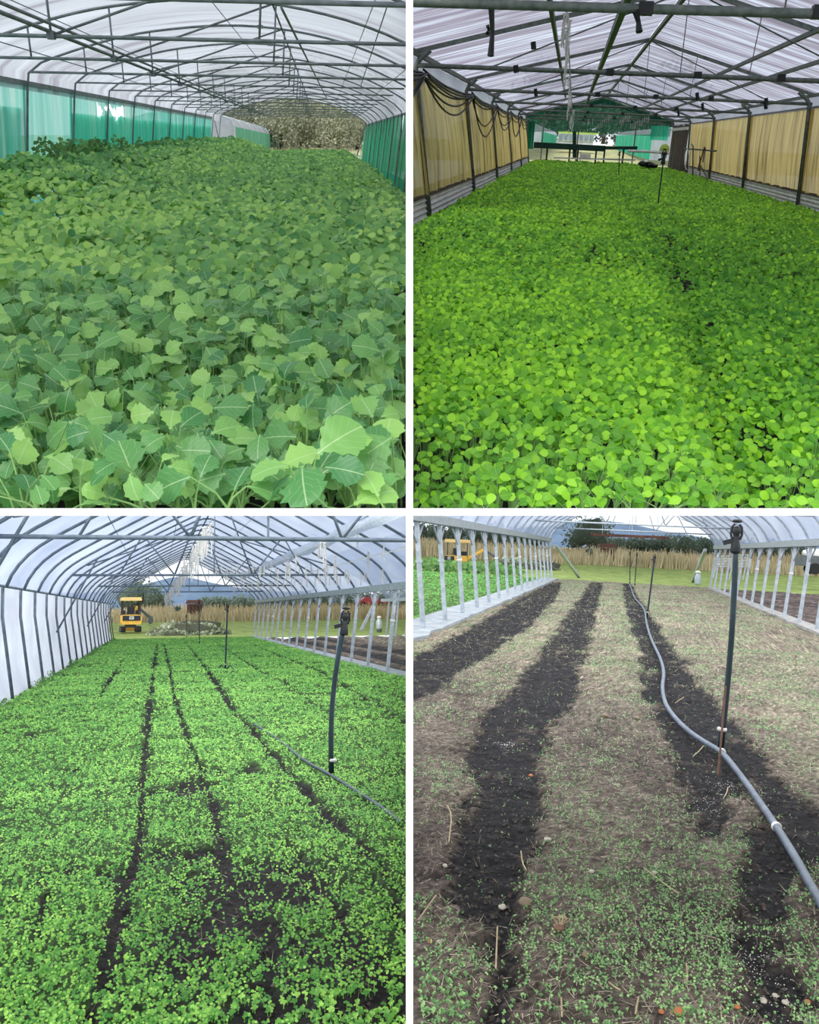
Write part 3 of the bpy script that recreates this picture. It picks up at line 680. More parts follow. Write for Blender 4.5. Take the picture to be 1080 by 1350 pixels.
# taller weeds along the left wall of that tunnel
for k in range(14):
    px = 60+k*14.5+g1.uniform(-4, 4); p = UL.at_x(px, 188, -4.45); hh = g1.uniform(.05, .22)
    n = 90; aa = g1.uniform(0, 6.28, n); hz = g1.uniform(0, 1, n)
    P = np.column_stack([p[0]+.22*np.cos(aa)*(1-.5*hz), p[1]+.5*np.sin(aa)*(1-.5*hz), -.6+hz*(.35+hh)]); Nn, A = leaf_dirs(n, .7, .9, .6, g1)
    V, T, tt = scatter(DIAMOND, P, np.full(n, .10), A, Nn, g1.uniform(.1, .9, n))
    r = thing('tall_weed', 'tall dark leafy weed against the teal mesh wall, upper left', 'plant', UL, (p[0], p[1], gUL), 'tall weeds along the teal wall')
    bulk('foliage', V, T, 'weed_s', UL, r, tt); mk('stem', MB().tube([(p[0], p[1], gUL), (p[0]+.02, p[1], -.2+hh*.4)], [.015, .006], 4), 'stem', UL, r)

# ---- upper right brassica
fur = [UR.at_z(*q, -1.2) for q in ((1000, 655), (962, 560), (930, 470), (905, 400), (880, 330))]
fy = [q[1] for q in fur][::1]; fx = [q[0] for q in fur]
def can_ur(x, y):
    d = np.abs(x-np.interp(y, fy, fx)); cut = np.exp(-(d/.16)**2)*sstep(22, 6, y)*.16
    d2 = np.abs(x-1.25); cut2 = np.exp(-(d2/.18)**2)*sstep(10, 22, y)*.07
    d3 = np.abs(x+1.35-.02*y); cut3 = np.exp(-(d3/.15)**2)*sstep(12, 25, y)*.06
    corner = .14*sstep(.30, .06, np.hypot((x-UR.at_z(560, 620, -1.2)[0])*1.0, (y-UR.at_z(560, 620, -1.2)[1])*.5))
    return -1.155+.028*fbm(x, y, 1.6, 2)-cut-cut2-cut3-corner-.16*sstep(-1.8, -2.35, x)-.13*sstep(2.6, 5.3, x)
g2 = np.random.default_rng(12)
x, y = field_points(.070, -2.3, 4.6, 2.5, 9.0, .45, g2); z = can_ur(x, y)
ok = vis(UR, x, y, z, 420, 30) & keep_in(UR, np.column_stack([x, y, z]), np.full(len(x), .02), -.03); x, y, z = x[ok], y[ok], z[ok]
od = np.argsort(y+1e3*~vis(UR, x, y, z, 20, 30)); x, y, z = x[od], y[od], z[od]; near_n = 300
for i in range(near_n):
    zg = max(gUR, float(UR.zplane(x[i], y[i], .0086))); L_ = []
    zz = z[i]+g2.normal(0, .02)
    for k in range(6):
        a = g2.uniform(0, 6.28); rad = g2.uniform(.01, .045)
        L_.append(((x[i]+rad*math.cos(a), y[i]+rad*math.sin(a), zz-abs(g2.normal(0, .04))), Vector((math.cos(a), math.sin(a), g2.uniform(.1, .7))), Vector((g2.normal(0, .4), -.9+g2.normal(0, .45), 1)), g2.uniform(.030, .050)))
    plant(UR, 'brassica_plant', 'small round-leaf brassica plant at the front of the upper right crop', 'plant', 'front brassica plants, upper right', (x[i], y[i], min(zg, zz-.02)), L_, UR_LEAF, .0022)
xr, yr = x[near_n:], y[near_n:]
n2 = 15000; u = g2.uniform(0, 1, n2); yf = (9.0**.3+u*(57.**.3-9.0**.3))**(1/.3); xf = g2.uniform(-2.3, 5.6, n2); ok = xf < .5*yf+1
xr = np.r_[xr, xf[ok]]; yr = np.r_[yr, yf[ok]]
urt = lambda X, Y: .2*fbm(X, Y, 1.2, 4)-.16*sstep(.6, 1.6, X)*(1-sstep(10, 20, Y))+.04  # dimmer light on the near right is put into the leaf tint
leaf_bulk('brassica_field', 'ur_leaf_s', UR, field_leaves(xr, yr, can_ur, 8, .041, .42, 7, .05, .055, g2, toward=.8, jit=.55, bay=UR, tint_fun=urt), 9, 'dense low field of bright brassicas filling the upper right house', 'crop')

# ---- ground of the lower bays, with colour of soil, mulch and moss stored on it
def ground(bay, xs, ys, hfun, cfun, label, name='floor', base_z=gL):
    X, Y = np.meshgrid(xs, ys, indexing='ij'); x, y = X.ravel(), Y.ravel(); z = base_z+hfun(x, y)
    nx, ny = len(xs), len(ys); I = np.arange(nx*ny).reshape(nx, ny)
    T = np.stack([I[:-1, :-1], I[1:, :-1], I[1:, 1:], I[:-1, 1:]], -1).reshape(-1, 4)
    V = np.column_stack([x, y, z]); a, b = bay.side(V); dx = xs[1]-xs[0]; sn = (a < MARG) & (a > MARG-dx*1.05); V[sn, 0] += (MARG-a[sn])/(bay.sx*bay.B[0, 0])
    a, b = bay.side(V); in_ = (a > MARG-1e-4) & (b > MARG); T = T[in_[T].all(1)]
    o = bulk(name, V, T, 'ground', bay, None, None, True, kind='structure', label=label)
    at = o.data.attributes.new('col', 'FLOAT_COLOR', 'POINT'); C = np.ones((len(V), 4), np.float32); C[:, :3] = cfun(x, y)*np.exp(g5a.normal(0, .38, len(V)))[:, None]
    at.data.foreach_set('color', C.ravel()); return o
g5a = np.random.default_rng(99)
lc = lambda c: np.array(lin(c)[:3])
def mixc(a, b, t): return a+(b-a)*np.asarray(t)[:, None]
def lines_local(bay, lines): return [(np.array([bay.at_z(px, py, gL)[:2] for px, py, *_ in L_]), np.array([q[2]/1215 for q in L_])) for L_ in lines]
LLF = lines_local(LL, [
    [(207, 850, 3), (204, 875, 5), (199, 915, 6), (194, 960, 9), (190, 1010, 9), (187, 1050, 9), (186, 1090, 8), (176, 1140, 6), (160, 1190, 20), (150, 1240, 22), (138, 1290, 10), (120, 1345, 8)],
    [(216, 850, 2), (223, 880, 4), (230, 920, 5), (245, 965, 4), (268, 1030, 6), (288, 1090, 10), (300, 1140, 14), (318, 1185, 24), (340, 1215, 32), (352, 1250, 22), (370, 1345, 6)],
    [(240, 842, 2), (262, 870, 3), (285, 900, 7), (303, 930, 8), (330, 960, 6), (352, 990, 7), (395, 1035, 10), (428, 1075, 11), (465, 1110, 10), (500, 1140, 10), (540, 1185, 10)],
    [(282, 846, 2), (318, 870, 3), (345, 888, 4), (372, 900, 6), (400, 920, 8), (440, 945, 4), (500, 985, 3), (540, 1010, 4)],
    [(332, 850, 2), (375, 868, 3), (420, 886, 4), (470, 915, 6), (500, 930, 7), (540, 955, 9)],
    [(500, 912, 3), (520, 918, 6), (540, 925, 8)],
    [(160, 875, 2), (150, 890, 6), (140, 905, 5), (132, 925, 3)],
    [(385, 1120, 3), (425, 1175, 12), (450, 1215, 14), (468, 1255, 6)], [(505, 1170, 3), (520, 1195, 12), (540, 1225, 16)], [(55, 1205, 4), (50, 1225, 9), (45, 1240, 3)]])
def ll_bare(x, y):
    m = np.zeros_like(x); wob = .03*fbm(x, y, 5, 6)
    for Pq, Wd in LLF:
        o_ = np.argsort(Pq[:, 1]); yy = Pq[o_, 1]; xx = Pq[o_, 0]; ww = Wd[o_]
        inside = (y >= yy[0]-.1) & (y <= yy[-1]+.3); cx = np.interp(y, yy, xx); w_ = np.interp(y, yy, ww)*y*(.62+.5*fbm(x, y, 1.6, 17))
        d = np.abs(x+wob-cx)/np.maximum(w_, .02); m = np.maximum(m, np.where(inside, np.clip(1.5-d, 0, 1)*(.8+.2*np.sign(fbm(x, y, 3.1, 19)+.45)), 0))
    n = fbm(x, y*.6, 2.2, 14); m = np.maximum(m, np.clip((n-.62)*4, 0, 1)*.9)
    n2_ = fbm(x, y, 1.3, 21); cen = sstep(.75, .15, np.abs(x-.5))*sstep(6.6, 4.9, y); return np.maximum(m, np.clip((n2_+.7)*1.8, 0, 1)*cen*.9)
def ll_h(x, y): return -.035*ll_bare(x, y)+.014*fbm(x, y, 7, 1)+.03*fbm(x, y, .8, 2)
ysg = np.r_[np.linspace(2.4, 8, 240), np.linspace(8.06, 16, 120), np.linspace(16.2, 54, 130)]
ground(LL, np.linspace(-2.5, 5.35, 300), ysg, ll_h, lambda x, y: mixc(np.tile(lc((58, 82, 42)), (len(x), 1)), np.tile(lc((34, 32, 33)), (len(x), 1)), np.clip(ll_bare(x, y)*1.3+.35*(y < 9), 0, 1)), 'tilled soil covered with green seedlings at lower left')
g3 = np.random.default_rng(13)
def seedlings(bay, n, y0, y1, pw, xl, xr_, hfun, bare, thr, size, grow, g, per=4, h=.045, tint=None, up=1., toward=.8):
    u = g.uniform(0, 1, n); Y = (y0**pw+u*(y1**pw-y0**pw))**(1/pw); lo = np.maximum(xl, -.30*Y-.2); hi = np.minimum(xr_, .42*Y+.2); X = lo+(hi-lo)*g.uniform(0, 1, n)
    k = g.uniform(0, 1, n) > bare(X, Y)*thr; X, Y = X[k], Y[k]
    od_ = np.argsort(Y); return X[od_], Y[od_]
def seedling_field(bay, X, Y, hfun, size, grow, g, per, h, mat, name, label, ysw, tint, toward=.8, nind=300, ind=None):
    Xi, Yi = X[:0], Y[:0]
    if nind:
        v = vis(bay, X, Y, np.full(len(X), gL), -4, -4); idx = np.nonzero(v)[0][:nind]; Xi, Yi = X[idx], Y[idx]; m_ = np.ones(len(X), bool); m_[idx] = False; X, Y = X[m_], Y[m_]
    hs = g.uniform(.5, 1.1, len(X))*h; n = len(X)*per; sc = np.maximum(1, Y/6)**grow
    Xr, Yr, Hr, Sr = np.repeat(X, per), np.repeat(Y, per), np.repeat(hs, per), np.repeat(sc, per)
    a = g.uniform(0, 6.28, n); S = size*g.uniform(.7, 1.25, n)*Sr; rad = S*.1
    P = np.column_stack([Xr+rad*np.cos(a), Yr+rad*np.sin(a), gL+hfun(Xr, Yr)+Hr+g.normal(0, .008, n)])
    A = np.column_stack([np.cos(a), np.sin(a), g.uniform(.0, .5, n)]); Nn = unit(np.column_stack([g.normal(0, .35, n), -toward+g.normal(0, .35, n), np.ones(n)]))
    t = np.clip(np.repeat(g.normal(.5, .26, len(X)), per)+g.normal(0, .12, n)+tint(Xr, Yr), 0, 1); k = keep_in(bay, P, S)
    leaf_bulk(name, mat, bay, (P[k], S[k], A[k], Nn[k], t[k], Yr[k]), ysw, label, 'seedlings', None, HEX, DIAMOND)
    return Xi, Yi
def seedling_proto(mat, size, h):
    out = []
    for v in range(4):
        r = random.Random(50+v); V = []; T = []
        for k in range(4):
            a = k*math.pi/2+r.uniform(-.3, .3); s = size*r.uniform(.8, 1.25); A = Vector((math.cos(a), math.sin(a), r.uniform(.1, .5))); Nn = Vector((r.gauss(0, .3), -.7+r.gauss(0, .3), 1)).normalized()
            A = (A-Nn*A.dot(Nn)).normalized(); X_ = A.cross(Nn); b = len(V)
            V += [tuple(Vector((0, 0, h))+X_*q[0]*s+A*q[1]*s+Nn*q[2]*s) for q in OCT[0]]; T += [tuple(int(i)+b for i in q) for q in OCT[1]]
        b = len(V); V += [(-.002, 0, 0), (.002, 0, 0), (.001, 0, h), (-.001, 0, h)]; T.append((b, b+1, b+2, b+3))
        me = bpy.data.meshes.new('seedling'); me.from_pydata(V, [], T); me.materials.append(M[mat]); me.update(); out.append(me)
    return out
def place_seedlings(bay, Xi, Yi, hfun, protos, label, group, g, name='seedling'):
    for k, (a, b) in enumerate(zip(Xi, Yi)):
        z = gL+float(hfun(np.array([a]), np.array([b]))[0])
        if not keep_in(bay, np.array([(a, b, z)]), np.array([.05]))[0]: continue
        o = bpy.data.objects.new(name, protos[k % len(protos)]); COL.objects.link(o)
        o.matrix_world = bay.M @ Matrix.Translation((a, b, z)) @ Matrix.Rotation(g.uniform(-.6, .6), 4, 'Z') @ Matrix.Scale(g.uniform(.85, 1.25), 4)
        tag(o, label, 'seedling', group)
X, Y = seedlings(LL, 90000, 3.0, 53.3, .05, -2.4, 5.2, ll_h, ll_bare, 1.0, .02, .5, g3)
llt = lambda X, Y: .18*fbm(X, Y, 1.1, 30)+.22*sstep(.55, 1.0, X)*sstep(5.2, 4.4, Y)
Xi, Yi = seedling_field(LL, X, Y, ll_h, .0135, .6, g3, 3, .04, 'll_leaf_s', 'seedling_field', 'carpet of green seedlings filling the lower left tunnel', 6, llt)
place_seedlings(LL, Xi, Yi, ll_h, seedling_proto('ll_leaf', .0115, .022), 'small green seedling in the nearest strip of the lower left bed', 'nearest seedlings, lower left', g3)

# lower right: dark bands of soil between pale mulch, measured as edges of each band
BANDS = [[(768, 722, 742), (780, 703, 738), (790, 680, 735), (820, 632, 705), (850, 578, 664), (870, 540, 635), (900, 470, 580), (930, 400, 545)],
         [(768, 778, 797), (790, 762, 790), (820, 740, 785), (870, 705, 770), (920, 665, 760), (950, 635, 740), (1000, 597, 722), (1050, 622, 712), (1100, 600, 700), (1150, 570, 690), (1190, 562, 688), (1225, 630, 684), (1290, 650, 680), (1345, 655, 676)],
         [(768, 820, 831), (790, 822, 845), (820, 830, 865), (870, 845, 900), (920, 852, 936), (950, 862, 975), (1000, 890, 1000), (1050, 902, 960), (1085, 918, 955)],
         [(1000, 985, 1015), (1050, 1005, 1062), (1085, 1010, 1085), (1120, 1000, 1100), (1150, 982, 1060), (1220, 980, 1045), (1290, 985, 1042), (1345, 990, 1045)]]
BL = []
for b in BANDS:
    e = [(LR.at_z(x0, py, gL), LR.at_z(x1, py, gL)) for py, x0, x1 in b]
    ym = np.array([(p[1]+q[1])/2 for p, q in e]); o_ = np.argsort(ym); BL.append((ym[o_], np.array([p[0] for p, q in e])[o_], np.array([q[0] for p, q in e])[o_]))
def lr_band(x, y):
    m = np.zeros_like(x); wob = .07*fbm(x, y*.6, 2.5, 41)+.05*fbm(x, y*.5, 14, 42, 2)
    for ym, x0, x1 in BL:
        a = np.interp(y, ym, x0); b = np.interp(y, ym, x1); ins = (y > ym[0]-.2) & (y < ym[-1]+.6)
        e = np.minimum(x+wob-a, b-x-wob)/.03+np.random.default_rng(5).normal(0, .6, len(x)); m = np.maximum(m, np.where(ins, np.clip(e*.5+.5, 0, 1), 0))
    return m*np.clip(1.1-np.clip(fbm(x, y*.6, 4, 44)-.45, 0, 1)*1.2, .3, 1)
def lr_h(x, y): return -.03*lr_band(x, y)+.016*fbm(x, y, 6, 51)+.02*fbm(x, y, 1.1, 52)
def lr_col(x, y):
    far = sstep(7, 16, y); n = fbm(x, y*.5, 2.5, 61); n2_ = fbm(x, y*.5, 7, 62)
    near = mixc(np.tile(lc((58, 51, 48)), (len(x), 1)), np.tile(lc((100, 90, 82)), (len(x), 1)), np.clip(n*.5+.5, 0, 1))
    mul = mixc(np.tile(lc((92, 87, 76)), (len(x), 1)), np.tile(lc((134, 122, 108)), (len(x), 1)), np.clip(n*.5+.5, 0, 1))
    mul = mixc(mul, np.tile(lc((96, 114, 80)), (len(x), 1)), np.clip(n2_-.1, 0, .8)*(1-.5*sstep(1.0, 1.8, x)))
    c = near+(mul-near)*far[:, None]; right = sstep(.9, 1.5, x-.02*y)*sstep(4.5, 7, y)
    c = mixc(c, mul, right*.9)
    return mixc(c, np.tile(lc((30, 29, 32)), (len(x), 1)), lr_band(x, y))
ground(LR, np.linspace(-3.1, 4.15, 300), np.r_[np.linspace(2.2, 8, 250), np.linspace(8.06, 16, 120), np.linspace(16.2, 46.5, 110)], lr_h, lr_col, 'bare tilled soil in dark and pale bands at lower right')
g4 = np.random.default_rng(14)
def lr_nogreen(x, y):
    n = fbm(x, y*.6, 1.7, 71)+.5*fbm(x, y, 5, 72); m = np.clip(.62-n*1.35, 0, 1); strip_ = np.exp(-((x-np.interp(y, [3, 6, 10, 20, 40], [.0, .0, .05, .2, .3]))/.35)**2)
    m = m-.30*strip_; return np.clip(np.maximum(m, lr_band(x, y)*.97), 0, 1)
X, Y = seedlings(LR, 70000, 2.7, 45, .05, -2.9, 3.95, lr_h, lr_nogreen, 1.0, .015, .4, g4)
Xi, Yi = seedling_field(LR, X, Y, lr_h, .0085, .35, g4, 3, .012, 'lr_leaf_s', 'sparse_seedlings', 'sparse tiny seedlings scattered over the lower right soil', 5, lambda X, Y: .15*fbm(X, Y, 2, 33))
place_seedlings(LR, Xi, Yi, lr_h, seedling_proto('lr_leaf', .0062, .008), 'tiny sparse seedling in the nearest strip of the lower right soil', 'nearest seedlings, lower right', g4, 'sparse_seedling')  # the same sparse seedlings as the rest of this bed
def litter(bay, n, y0, y1, xl, xr_, hfun, mask, g, name, label, ln=(.015, .06), wd=.0024, mat='straw', lift=.008):
    u = g.uniform(0, 1, n); pw = .1; Y = (y0**pw+u*(y1**pw-y0**pw))**(1/pw); lo = np.maximum(xl, -.24*Y-.2); hi = np.minimum(xr_, .36*Y+.2); X = lo+(hi-lo)*g.uniform(0, 1, n)
    k = g.uniform(0, 1, n) > mask(X, Y); X, Y = X[k], Y[k]; n = len(X); sc = np.maximum(1, Y/6)**.6
    P = np.column_stack([X, Y, gL+hfun(X, Y)+lift]); a = g.uniform(0, 6.28, n); A = np.column_stack([np.cos(a), np.sin(a)*1.3, g.normal(0, .12, n)])
    Nn = unit(np.column_stack([g.normal(0, .3, n), -.5+g.normal(0, .3, n), np.ones(n)])); S = g.uniform(*ln, n)*sc; W = np.full(n, wd)*g.uniform(.6, 1.4, n)*sc
    k = keep_in(bay, P, S*2); V, T, t = scatter(BLADE, P[k], S[k], A[k], Nn[k], np.clip(g.normal(.5, .25, k.sum()), 0, 1), W[k])
    return bulk(name, V, T, mat, bay, None, t, kind='stuff', label=label, cat="litter")
litter(LR, 46000, 2.7, 46, -2.9, 3.95, lr_h, lambda X, Y: np.clip(lr_band(X, Y)*.86+.1-.3*sstep(8, 14, Y), 0, 1), g4, 'straw_litter', 'dry straw and chaff strewn over the lower right soil')
litter(LL, 1500, 3.0, 9, -2.2, 3, ll_h, lambda X, Y: 1-ll_bare(X, Y), g3, 'straw_litter', 'dry straw bits in the bare patches among the lower left seedlings', (.04, .12))
def crumbs(bay, n, y0, y1, xl, xr_, hfun, mask, g, name, label, size=.012):
    Y = y0*(y1/y0)**g.uniform(0, 1, n); lo = np.maximum(xl, -.24*Y-.2); hi = np.minimum(xr_, .36*Y+.2); X = lo+(hi-lo)*g.uniform(0, 1, n); k = g.uniform(0, 1, n) < mask(X, Y); X, Y = X[k], Y[k]; n = len(X)
    tet = (np.array([(-.6, -.5, 0), (.6, -.45, .1), (.05, .7, 0), (.05, 0, .8)]), np.array([(0, 1, 3), (1, 2, 3), (2, 0, 3)])); a = g.uniform(0, 6.28, n)
    P = np.column_stack([X, Y, gL+hfun(X, Y)]); S = size*g.uniform(.4, 1.6, n); k = keep_in(bay, P, S)
    V, T, t = scatter(tet, P[k], S[k], np.column_stack([np.cos(a), np.sin(a), 0*a])[k], np.tile([0, 0, 1.], (k.sum(), 1)), np.clip(g.normal(.4, .3, k.sum()), 0, 1))
    return bulk(name, V, T, 'crumb', bay, None, t, kind='stuff', label=label, cat="soil")
crumbs(LR, 22000, 2.7, 16, -2.9, 3.9, lr_h, lambda X, Y: .03+.97*lr_band(X, Y), g4, 'soil_crumbs', 'loose black soil crumbs on the lower right bands')
crumbs(LL, 9000, 3.0, 14, -2.3, 4.5, ll_h, lambda X, Y: ll_bare(X, Y), g3, 'soil_crumbs', 'loose black soil crumbs in the lower left furrows')
#@@PROPS
# ------------------------------------------------------------------ surroundings of the houses
g5 = np.random.default_rng(15)
def strip_floor(bay, xs, prof, mat, label, name='floor'):
    m = MB().grid(lambda u, v: (xs[0]+(xs[1]-xs[0])*u, float(np.interp(v, np.linspace(0, 1, len(prof)), [p[0] for p in prof])), float(np.interp(v, np.linspace(0, 1, len(prof)), [p[1] for p in prof]))+.0), 24, len(prof)*3-2)
    return mk(name, m, mat, bay, base=(0, prof[0][0], prof[0][1]), smooth=True, kind='structure', label=label)
def leafy_tree(bay, name, label, cat, group, base, h, w_, mat, n=900, leaf=.3, g=g5, trunk=True, shape=.5):
    r = thing(name, label, cat, bay, base, group); c = np.array(base)+np.array([0, 0, h*(1-shape)])
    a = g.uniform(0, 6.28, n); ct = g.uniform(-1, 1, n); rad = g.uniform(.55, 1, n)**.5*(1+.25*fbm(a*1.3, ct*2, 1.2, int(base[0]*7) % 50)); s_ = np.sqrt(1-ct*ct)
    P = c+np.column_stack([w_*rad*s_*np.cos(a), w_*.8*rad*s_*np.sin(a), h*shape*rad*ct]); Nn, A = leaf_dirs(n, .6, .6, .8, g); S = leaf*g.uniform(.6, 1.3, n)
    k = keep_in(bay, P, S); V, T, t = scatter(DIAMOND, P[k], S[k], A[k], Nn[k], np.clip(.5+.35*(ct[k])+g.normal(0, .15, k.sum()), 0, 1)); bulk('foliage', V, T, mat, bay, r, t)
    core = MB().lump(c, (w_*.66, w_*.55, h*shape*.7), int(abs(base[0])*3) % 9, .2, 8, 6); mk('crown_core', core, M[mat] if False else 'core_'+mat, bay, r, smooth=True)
    if trunk: mk('trunk', MB().tube([base, (base[0]+.1, base[1], base[2]+h*.4), tuple(c)], [w_*.09, w_*.07, w_*.04], 6), 'bark', bay, r, smooth=True)
    return r
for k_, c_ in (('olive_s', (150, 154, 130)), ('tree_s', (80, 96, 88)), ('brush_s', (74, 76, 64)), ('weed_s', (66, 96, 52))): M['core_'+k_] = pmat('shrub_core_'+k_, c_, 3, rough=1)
def outdoor_tunnel(bay, name, label, A, B, wall_h, roof_h, depth, side, wall_mat, n=10):
    """tunnel seen from its long side: A, B ground points of that side, `side` +-1 = direction of its far side in x"""
    A, B = Vector(A), Vector(B); d = (B-A); Ln = d.length; d.normalize(); nrm = Vector((d.y, -d.x, 0))*side
    r = thing(name, label, 'greenhouse', bay, tuple((A+B)/2))
    arc = [(0, wall_h), (.04, wall_h+.55*(roof_h-wall_h)), (.16, wall_h+.85*(roof_h-wall_h)), (.32, wall_h+.97*(roof_h-wall_h)), (.5, roof_h), (.68, wall_h+.97*(roof_h-wall_h)), (.84, wall_h+.85*(roof_h-wall_h)), (.96, wall_h+.55*(roof_h-wall_h)), (1, wall_h)]
    for i in range(n):
        a0, a1 = A+d*Ln*i/n, A+d*Ln*(i+1)/n
        mk('wall_panel', MB().sheet(lambda u, v: a0+(a1-a0)*u+nrm*(-.02+.03*math.sin(u*6.28))+Vector((0, 0, wall_h*v)), 4, 3, tuple(nrm*.03)), wall_mat, bay, r)
        def fn(u, v):
            q = arc[int(round(v*8))]; b = .10*math.sin(math.pi*u)
            return a0+(a1-a0)*u+nrm*(depth*q[0])+Vector((0, 0, q[1]+b*(q[1]-wall_h)/(roof_h-wall_h+.01)))
        mk('roof_panel', MB().grid(fn, 5, 9), 'film_wall', bay, r, smooth=True)
    for i in range(n+1):
        a0 = A+d*Ln*i/n; mk('rib', MB().tube([a0]+[a0+nrm*(depth*q[0])+Vector((0, 0, q[1]+.01)) for q in arc], .035, 4), 'galv', bay, r)
    for e in (A, B): mk('end_wall', MB().add([e]+[e+nrm*(depth*q[0])+Vector((0, 0, q[1])) for q in arc]+[e+nrm*depth], [tuple(range(len(arc)+2))]), 'film_wall', bay, r)
    return r
# ---- behind the upper left tunnel
strip_floor(UL, (-40, 30), [(47, -1.47), (60, -1.35), (95, -1.0), (140, 0)], 'rough_grass', 'rough pale grass outside the end of the upper left tunnel')
A = UL.at_y(311, 193.5, 58); B = UL.at_y(374, 195, 108); kz = lambda b, px, py, y: float(b.at_y(px, py, y)[2])
outdoor_tunnel(UL, 'outdoor_tunnel', 'white-roofed tunnel with pale green side wall beyond the upper left crop', A, B, kz(UL, 311, 167, 58)-A[2], kz(UL, 311, 148.5, 58)-A[2], 6, -1, 'green_pale' if 'green_pale' in M else 'teal_mesh', 9)
for k in range(9):
    px = 296+k*25; yy = 88+(k % 3)*6; b = UL.at_y(px, 200, yy)
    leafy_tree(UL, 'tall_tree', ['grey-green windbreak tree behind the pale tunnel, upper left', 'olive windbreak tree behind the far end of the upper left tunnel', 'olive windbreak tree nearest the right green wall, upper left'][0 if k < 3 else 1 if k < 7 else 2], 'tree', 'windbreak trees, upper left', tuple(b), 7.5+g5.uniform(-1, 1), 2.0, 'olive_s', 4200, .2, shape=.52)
n = 2600; X_ = g5.uniform(-9, 7, n); Y_ = g5.uniform(49, 62, n); P = np.column_stack([X_, Y_, -1.45+0*X_]); Nn, A_ = leaf_dirs(n, .2, 1, .3, g5); A_ = np.column_stack([g5.normal(0, .25, n), g5.normal(0, .2, n), np.ones(n)])
S = g5.uniform(.4, .95, n); k = keep_in(UL, P, S); V, T, t = scatter(BLADE, P[k], S[k], A_[k], Nn[k], g5.uniform(.4, 1, k.sum()), np.full(k.sum(), .05))
bulk('pale_grass', V, T, 'grass_dry', UL, None, t, kind='stuff', label='pale seeding grass at the far end of the upper left tunnel', cat='grass')
n = 1500; X_ = g5.uniform(-3.5, 2.0, n); Y_ = g5.uniform(47.2, 54, n); P = np.column_stack([X_, Y_, -1.2+.35*g5.uniform(0, 1, n)]); Nn, A_ = leaf_dirs(n, .8, .6, .5, g5); S = g5.uniform(.12, .3, n)
k = keep_in(UL, P, S); V, T, t = scatter(HEX, P[k], S[k], A_[k], Nn[k], g5.uniform(.5, 1, k.sum())); bulk('grey_leaf_crop', V, T, 'brush_s', UL, None, t, kind='stuff', label='silvery grey-leaved plants just beyond the upper left crop', cat='crop')

# ---- behind the upper right house
strip_floor(UR, (-40, 45), [(57.5, -1.42), (80, -1.3), (140, -.6)], 'rough_grass', 'grassy yard behind the upper right house')
A = UR.at_y(857, 211, 66); B = UR.at_y(811, 197, 120)
outdoor_tunnel(UR, 'outdoor_tunnel', 'white-roofed tunnel with bright green side seen through the right of the far gable', A, B, kz(UR, 857, 177, 66)-A[2], kz(UR, 857, 167, 66)-A[2], 6, 1, 'teal_deep', 8)
A = UR.at_y(712, 192, 66); B = UR.at_y(733.5, 190, 112)
outdoor_tunnel(UR, 'outdoor_tunnel', 'white-roofed tunnel with green side at the left behind the far gable', A, B, kz(UR, 712, 173, 66)-A[2], kz(UR, 712, 160, 66)-A[2], 6, -1, 'teal_deep', 8)
b0 = UR.at_y(735, 192, 92); b1 = UR.at_y(782, 193, 92); zt_ = kz(UR, 760, 176, 92); r = thing('shed', 'long pale shed with a band of windows and lime fascia behind the far gable', 'shed', UR, ((b0[0]+b1[0])/2, 92, b0[2]))
mk('wall', MB().box(((b0[0]+b1[0])/2, 93.5, (b0[2]+zt_)/2), (b1[0]-b0[0], 3, zt_-b0[2])), 'build', UR, r)
mk('fascia', MB().box(((b0[0]+b1[0])/2+.2, 91.9, zt_+.06), (b1[0]-b0[0]+.4, .12, .16)), 'limey', UR, r)
for k in range(7):
    xx = b0[0]+(b1[0]-b0[0])*(k+.5)/7; wn = mk('window', MB().box((xx, 91.95, (b0[2]+zt_)/2+.2), ((b1[0]-b0[0])/7*.86, .12, .62)), 'whitep', UR, r)
    if wn: mk('pane', MB().box((xx, 91.87, (b0[2]+zt_)/2+.2), ((b1[0]-b0[0])/7*.74, .04, .5)), 'glassg', UR, wn)
for k in range(7):
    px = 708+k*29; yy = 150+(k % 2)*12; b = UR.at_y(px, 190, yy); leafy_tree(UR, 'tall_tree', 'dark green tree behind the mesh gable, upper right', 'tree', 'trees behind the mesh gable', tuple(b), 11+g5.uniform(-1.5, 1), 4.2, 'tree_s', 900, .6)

# far bench and clutter inside the upper right house
r = thing('potting_bench', 'long dark green bench across the far end of the upper right house', 'bench', UR, tuple(UR.at_y(770, 212, 55)))
def upt(px, py, y): return tuple(UR.at_y(px, py, y))
mk('bench_top', MB().beam(upt(704, 191, 55), upt(798, 196, 55), .8, .30), 'bench', UR, r); mk('bench_top', MB().beam(upt(798, 195, 54.5), upt(840, 195, 54.5), .8, .16), 'bench', UR, r)
for px in (722, 752, 763, 787, 798, 823): mk('leg', MB().beam(upt(px, 193, 55), (upt(px, 193, 55)[0], 55, gUR), .09, .09), 'bench', UR, r)
mk('rail', MB().beam(upt(730, 208, 54.6), upt(838, 211, 54.6), .06, .08), 'corr', UR, r)
mk('upright', MB().beam(upt(757.5, 208, 54.8), upt(757.5, 173, 54.8), .24, .2), 'bench', UR, r)
mk('white_box', MB().box(upt(772, 206, 54.2), (.55, .3, .22)), 'whitep', UR, base=upt(772, 208, 54.2), label='small white box under the far bench', cat='box')
mk('white_stake', MB().beam(upt(766, 200, 53), (upt(766, 200, 53)[0], 53, gUR), .08, .08), 'whitep', UR, label='short white stake in front of the far bench', cat='stake')
mk('irrigation_pipe', MB().tube([upt(828, 199, 46), upt(858, 200, 46), upt(882, 202, 46)], .07), 'whitep', UR, smooth=True, label='white horizontal pipe at the far right of the upper right crop', cat='pipe')
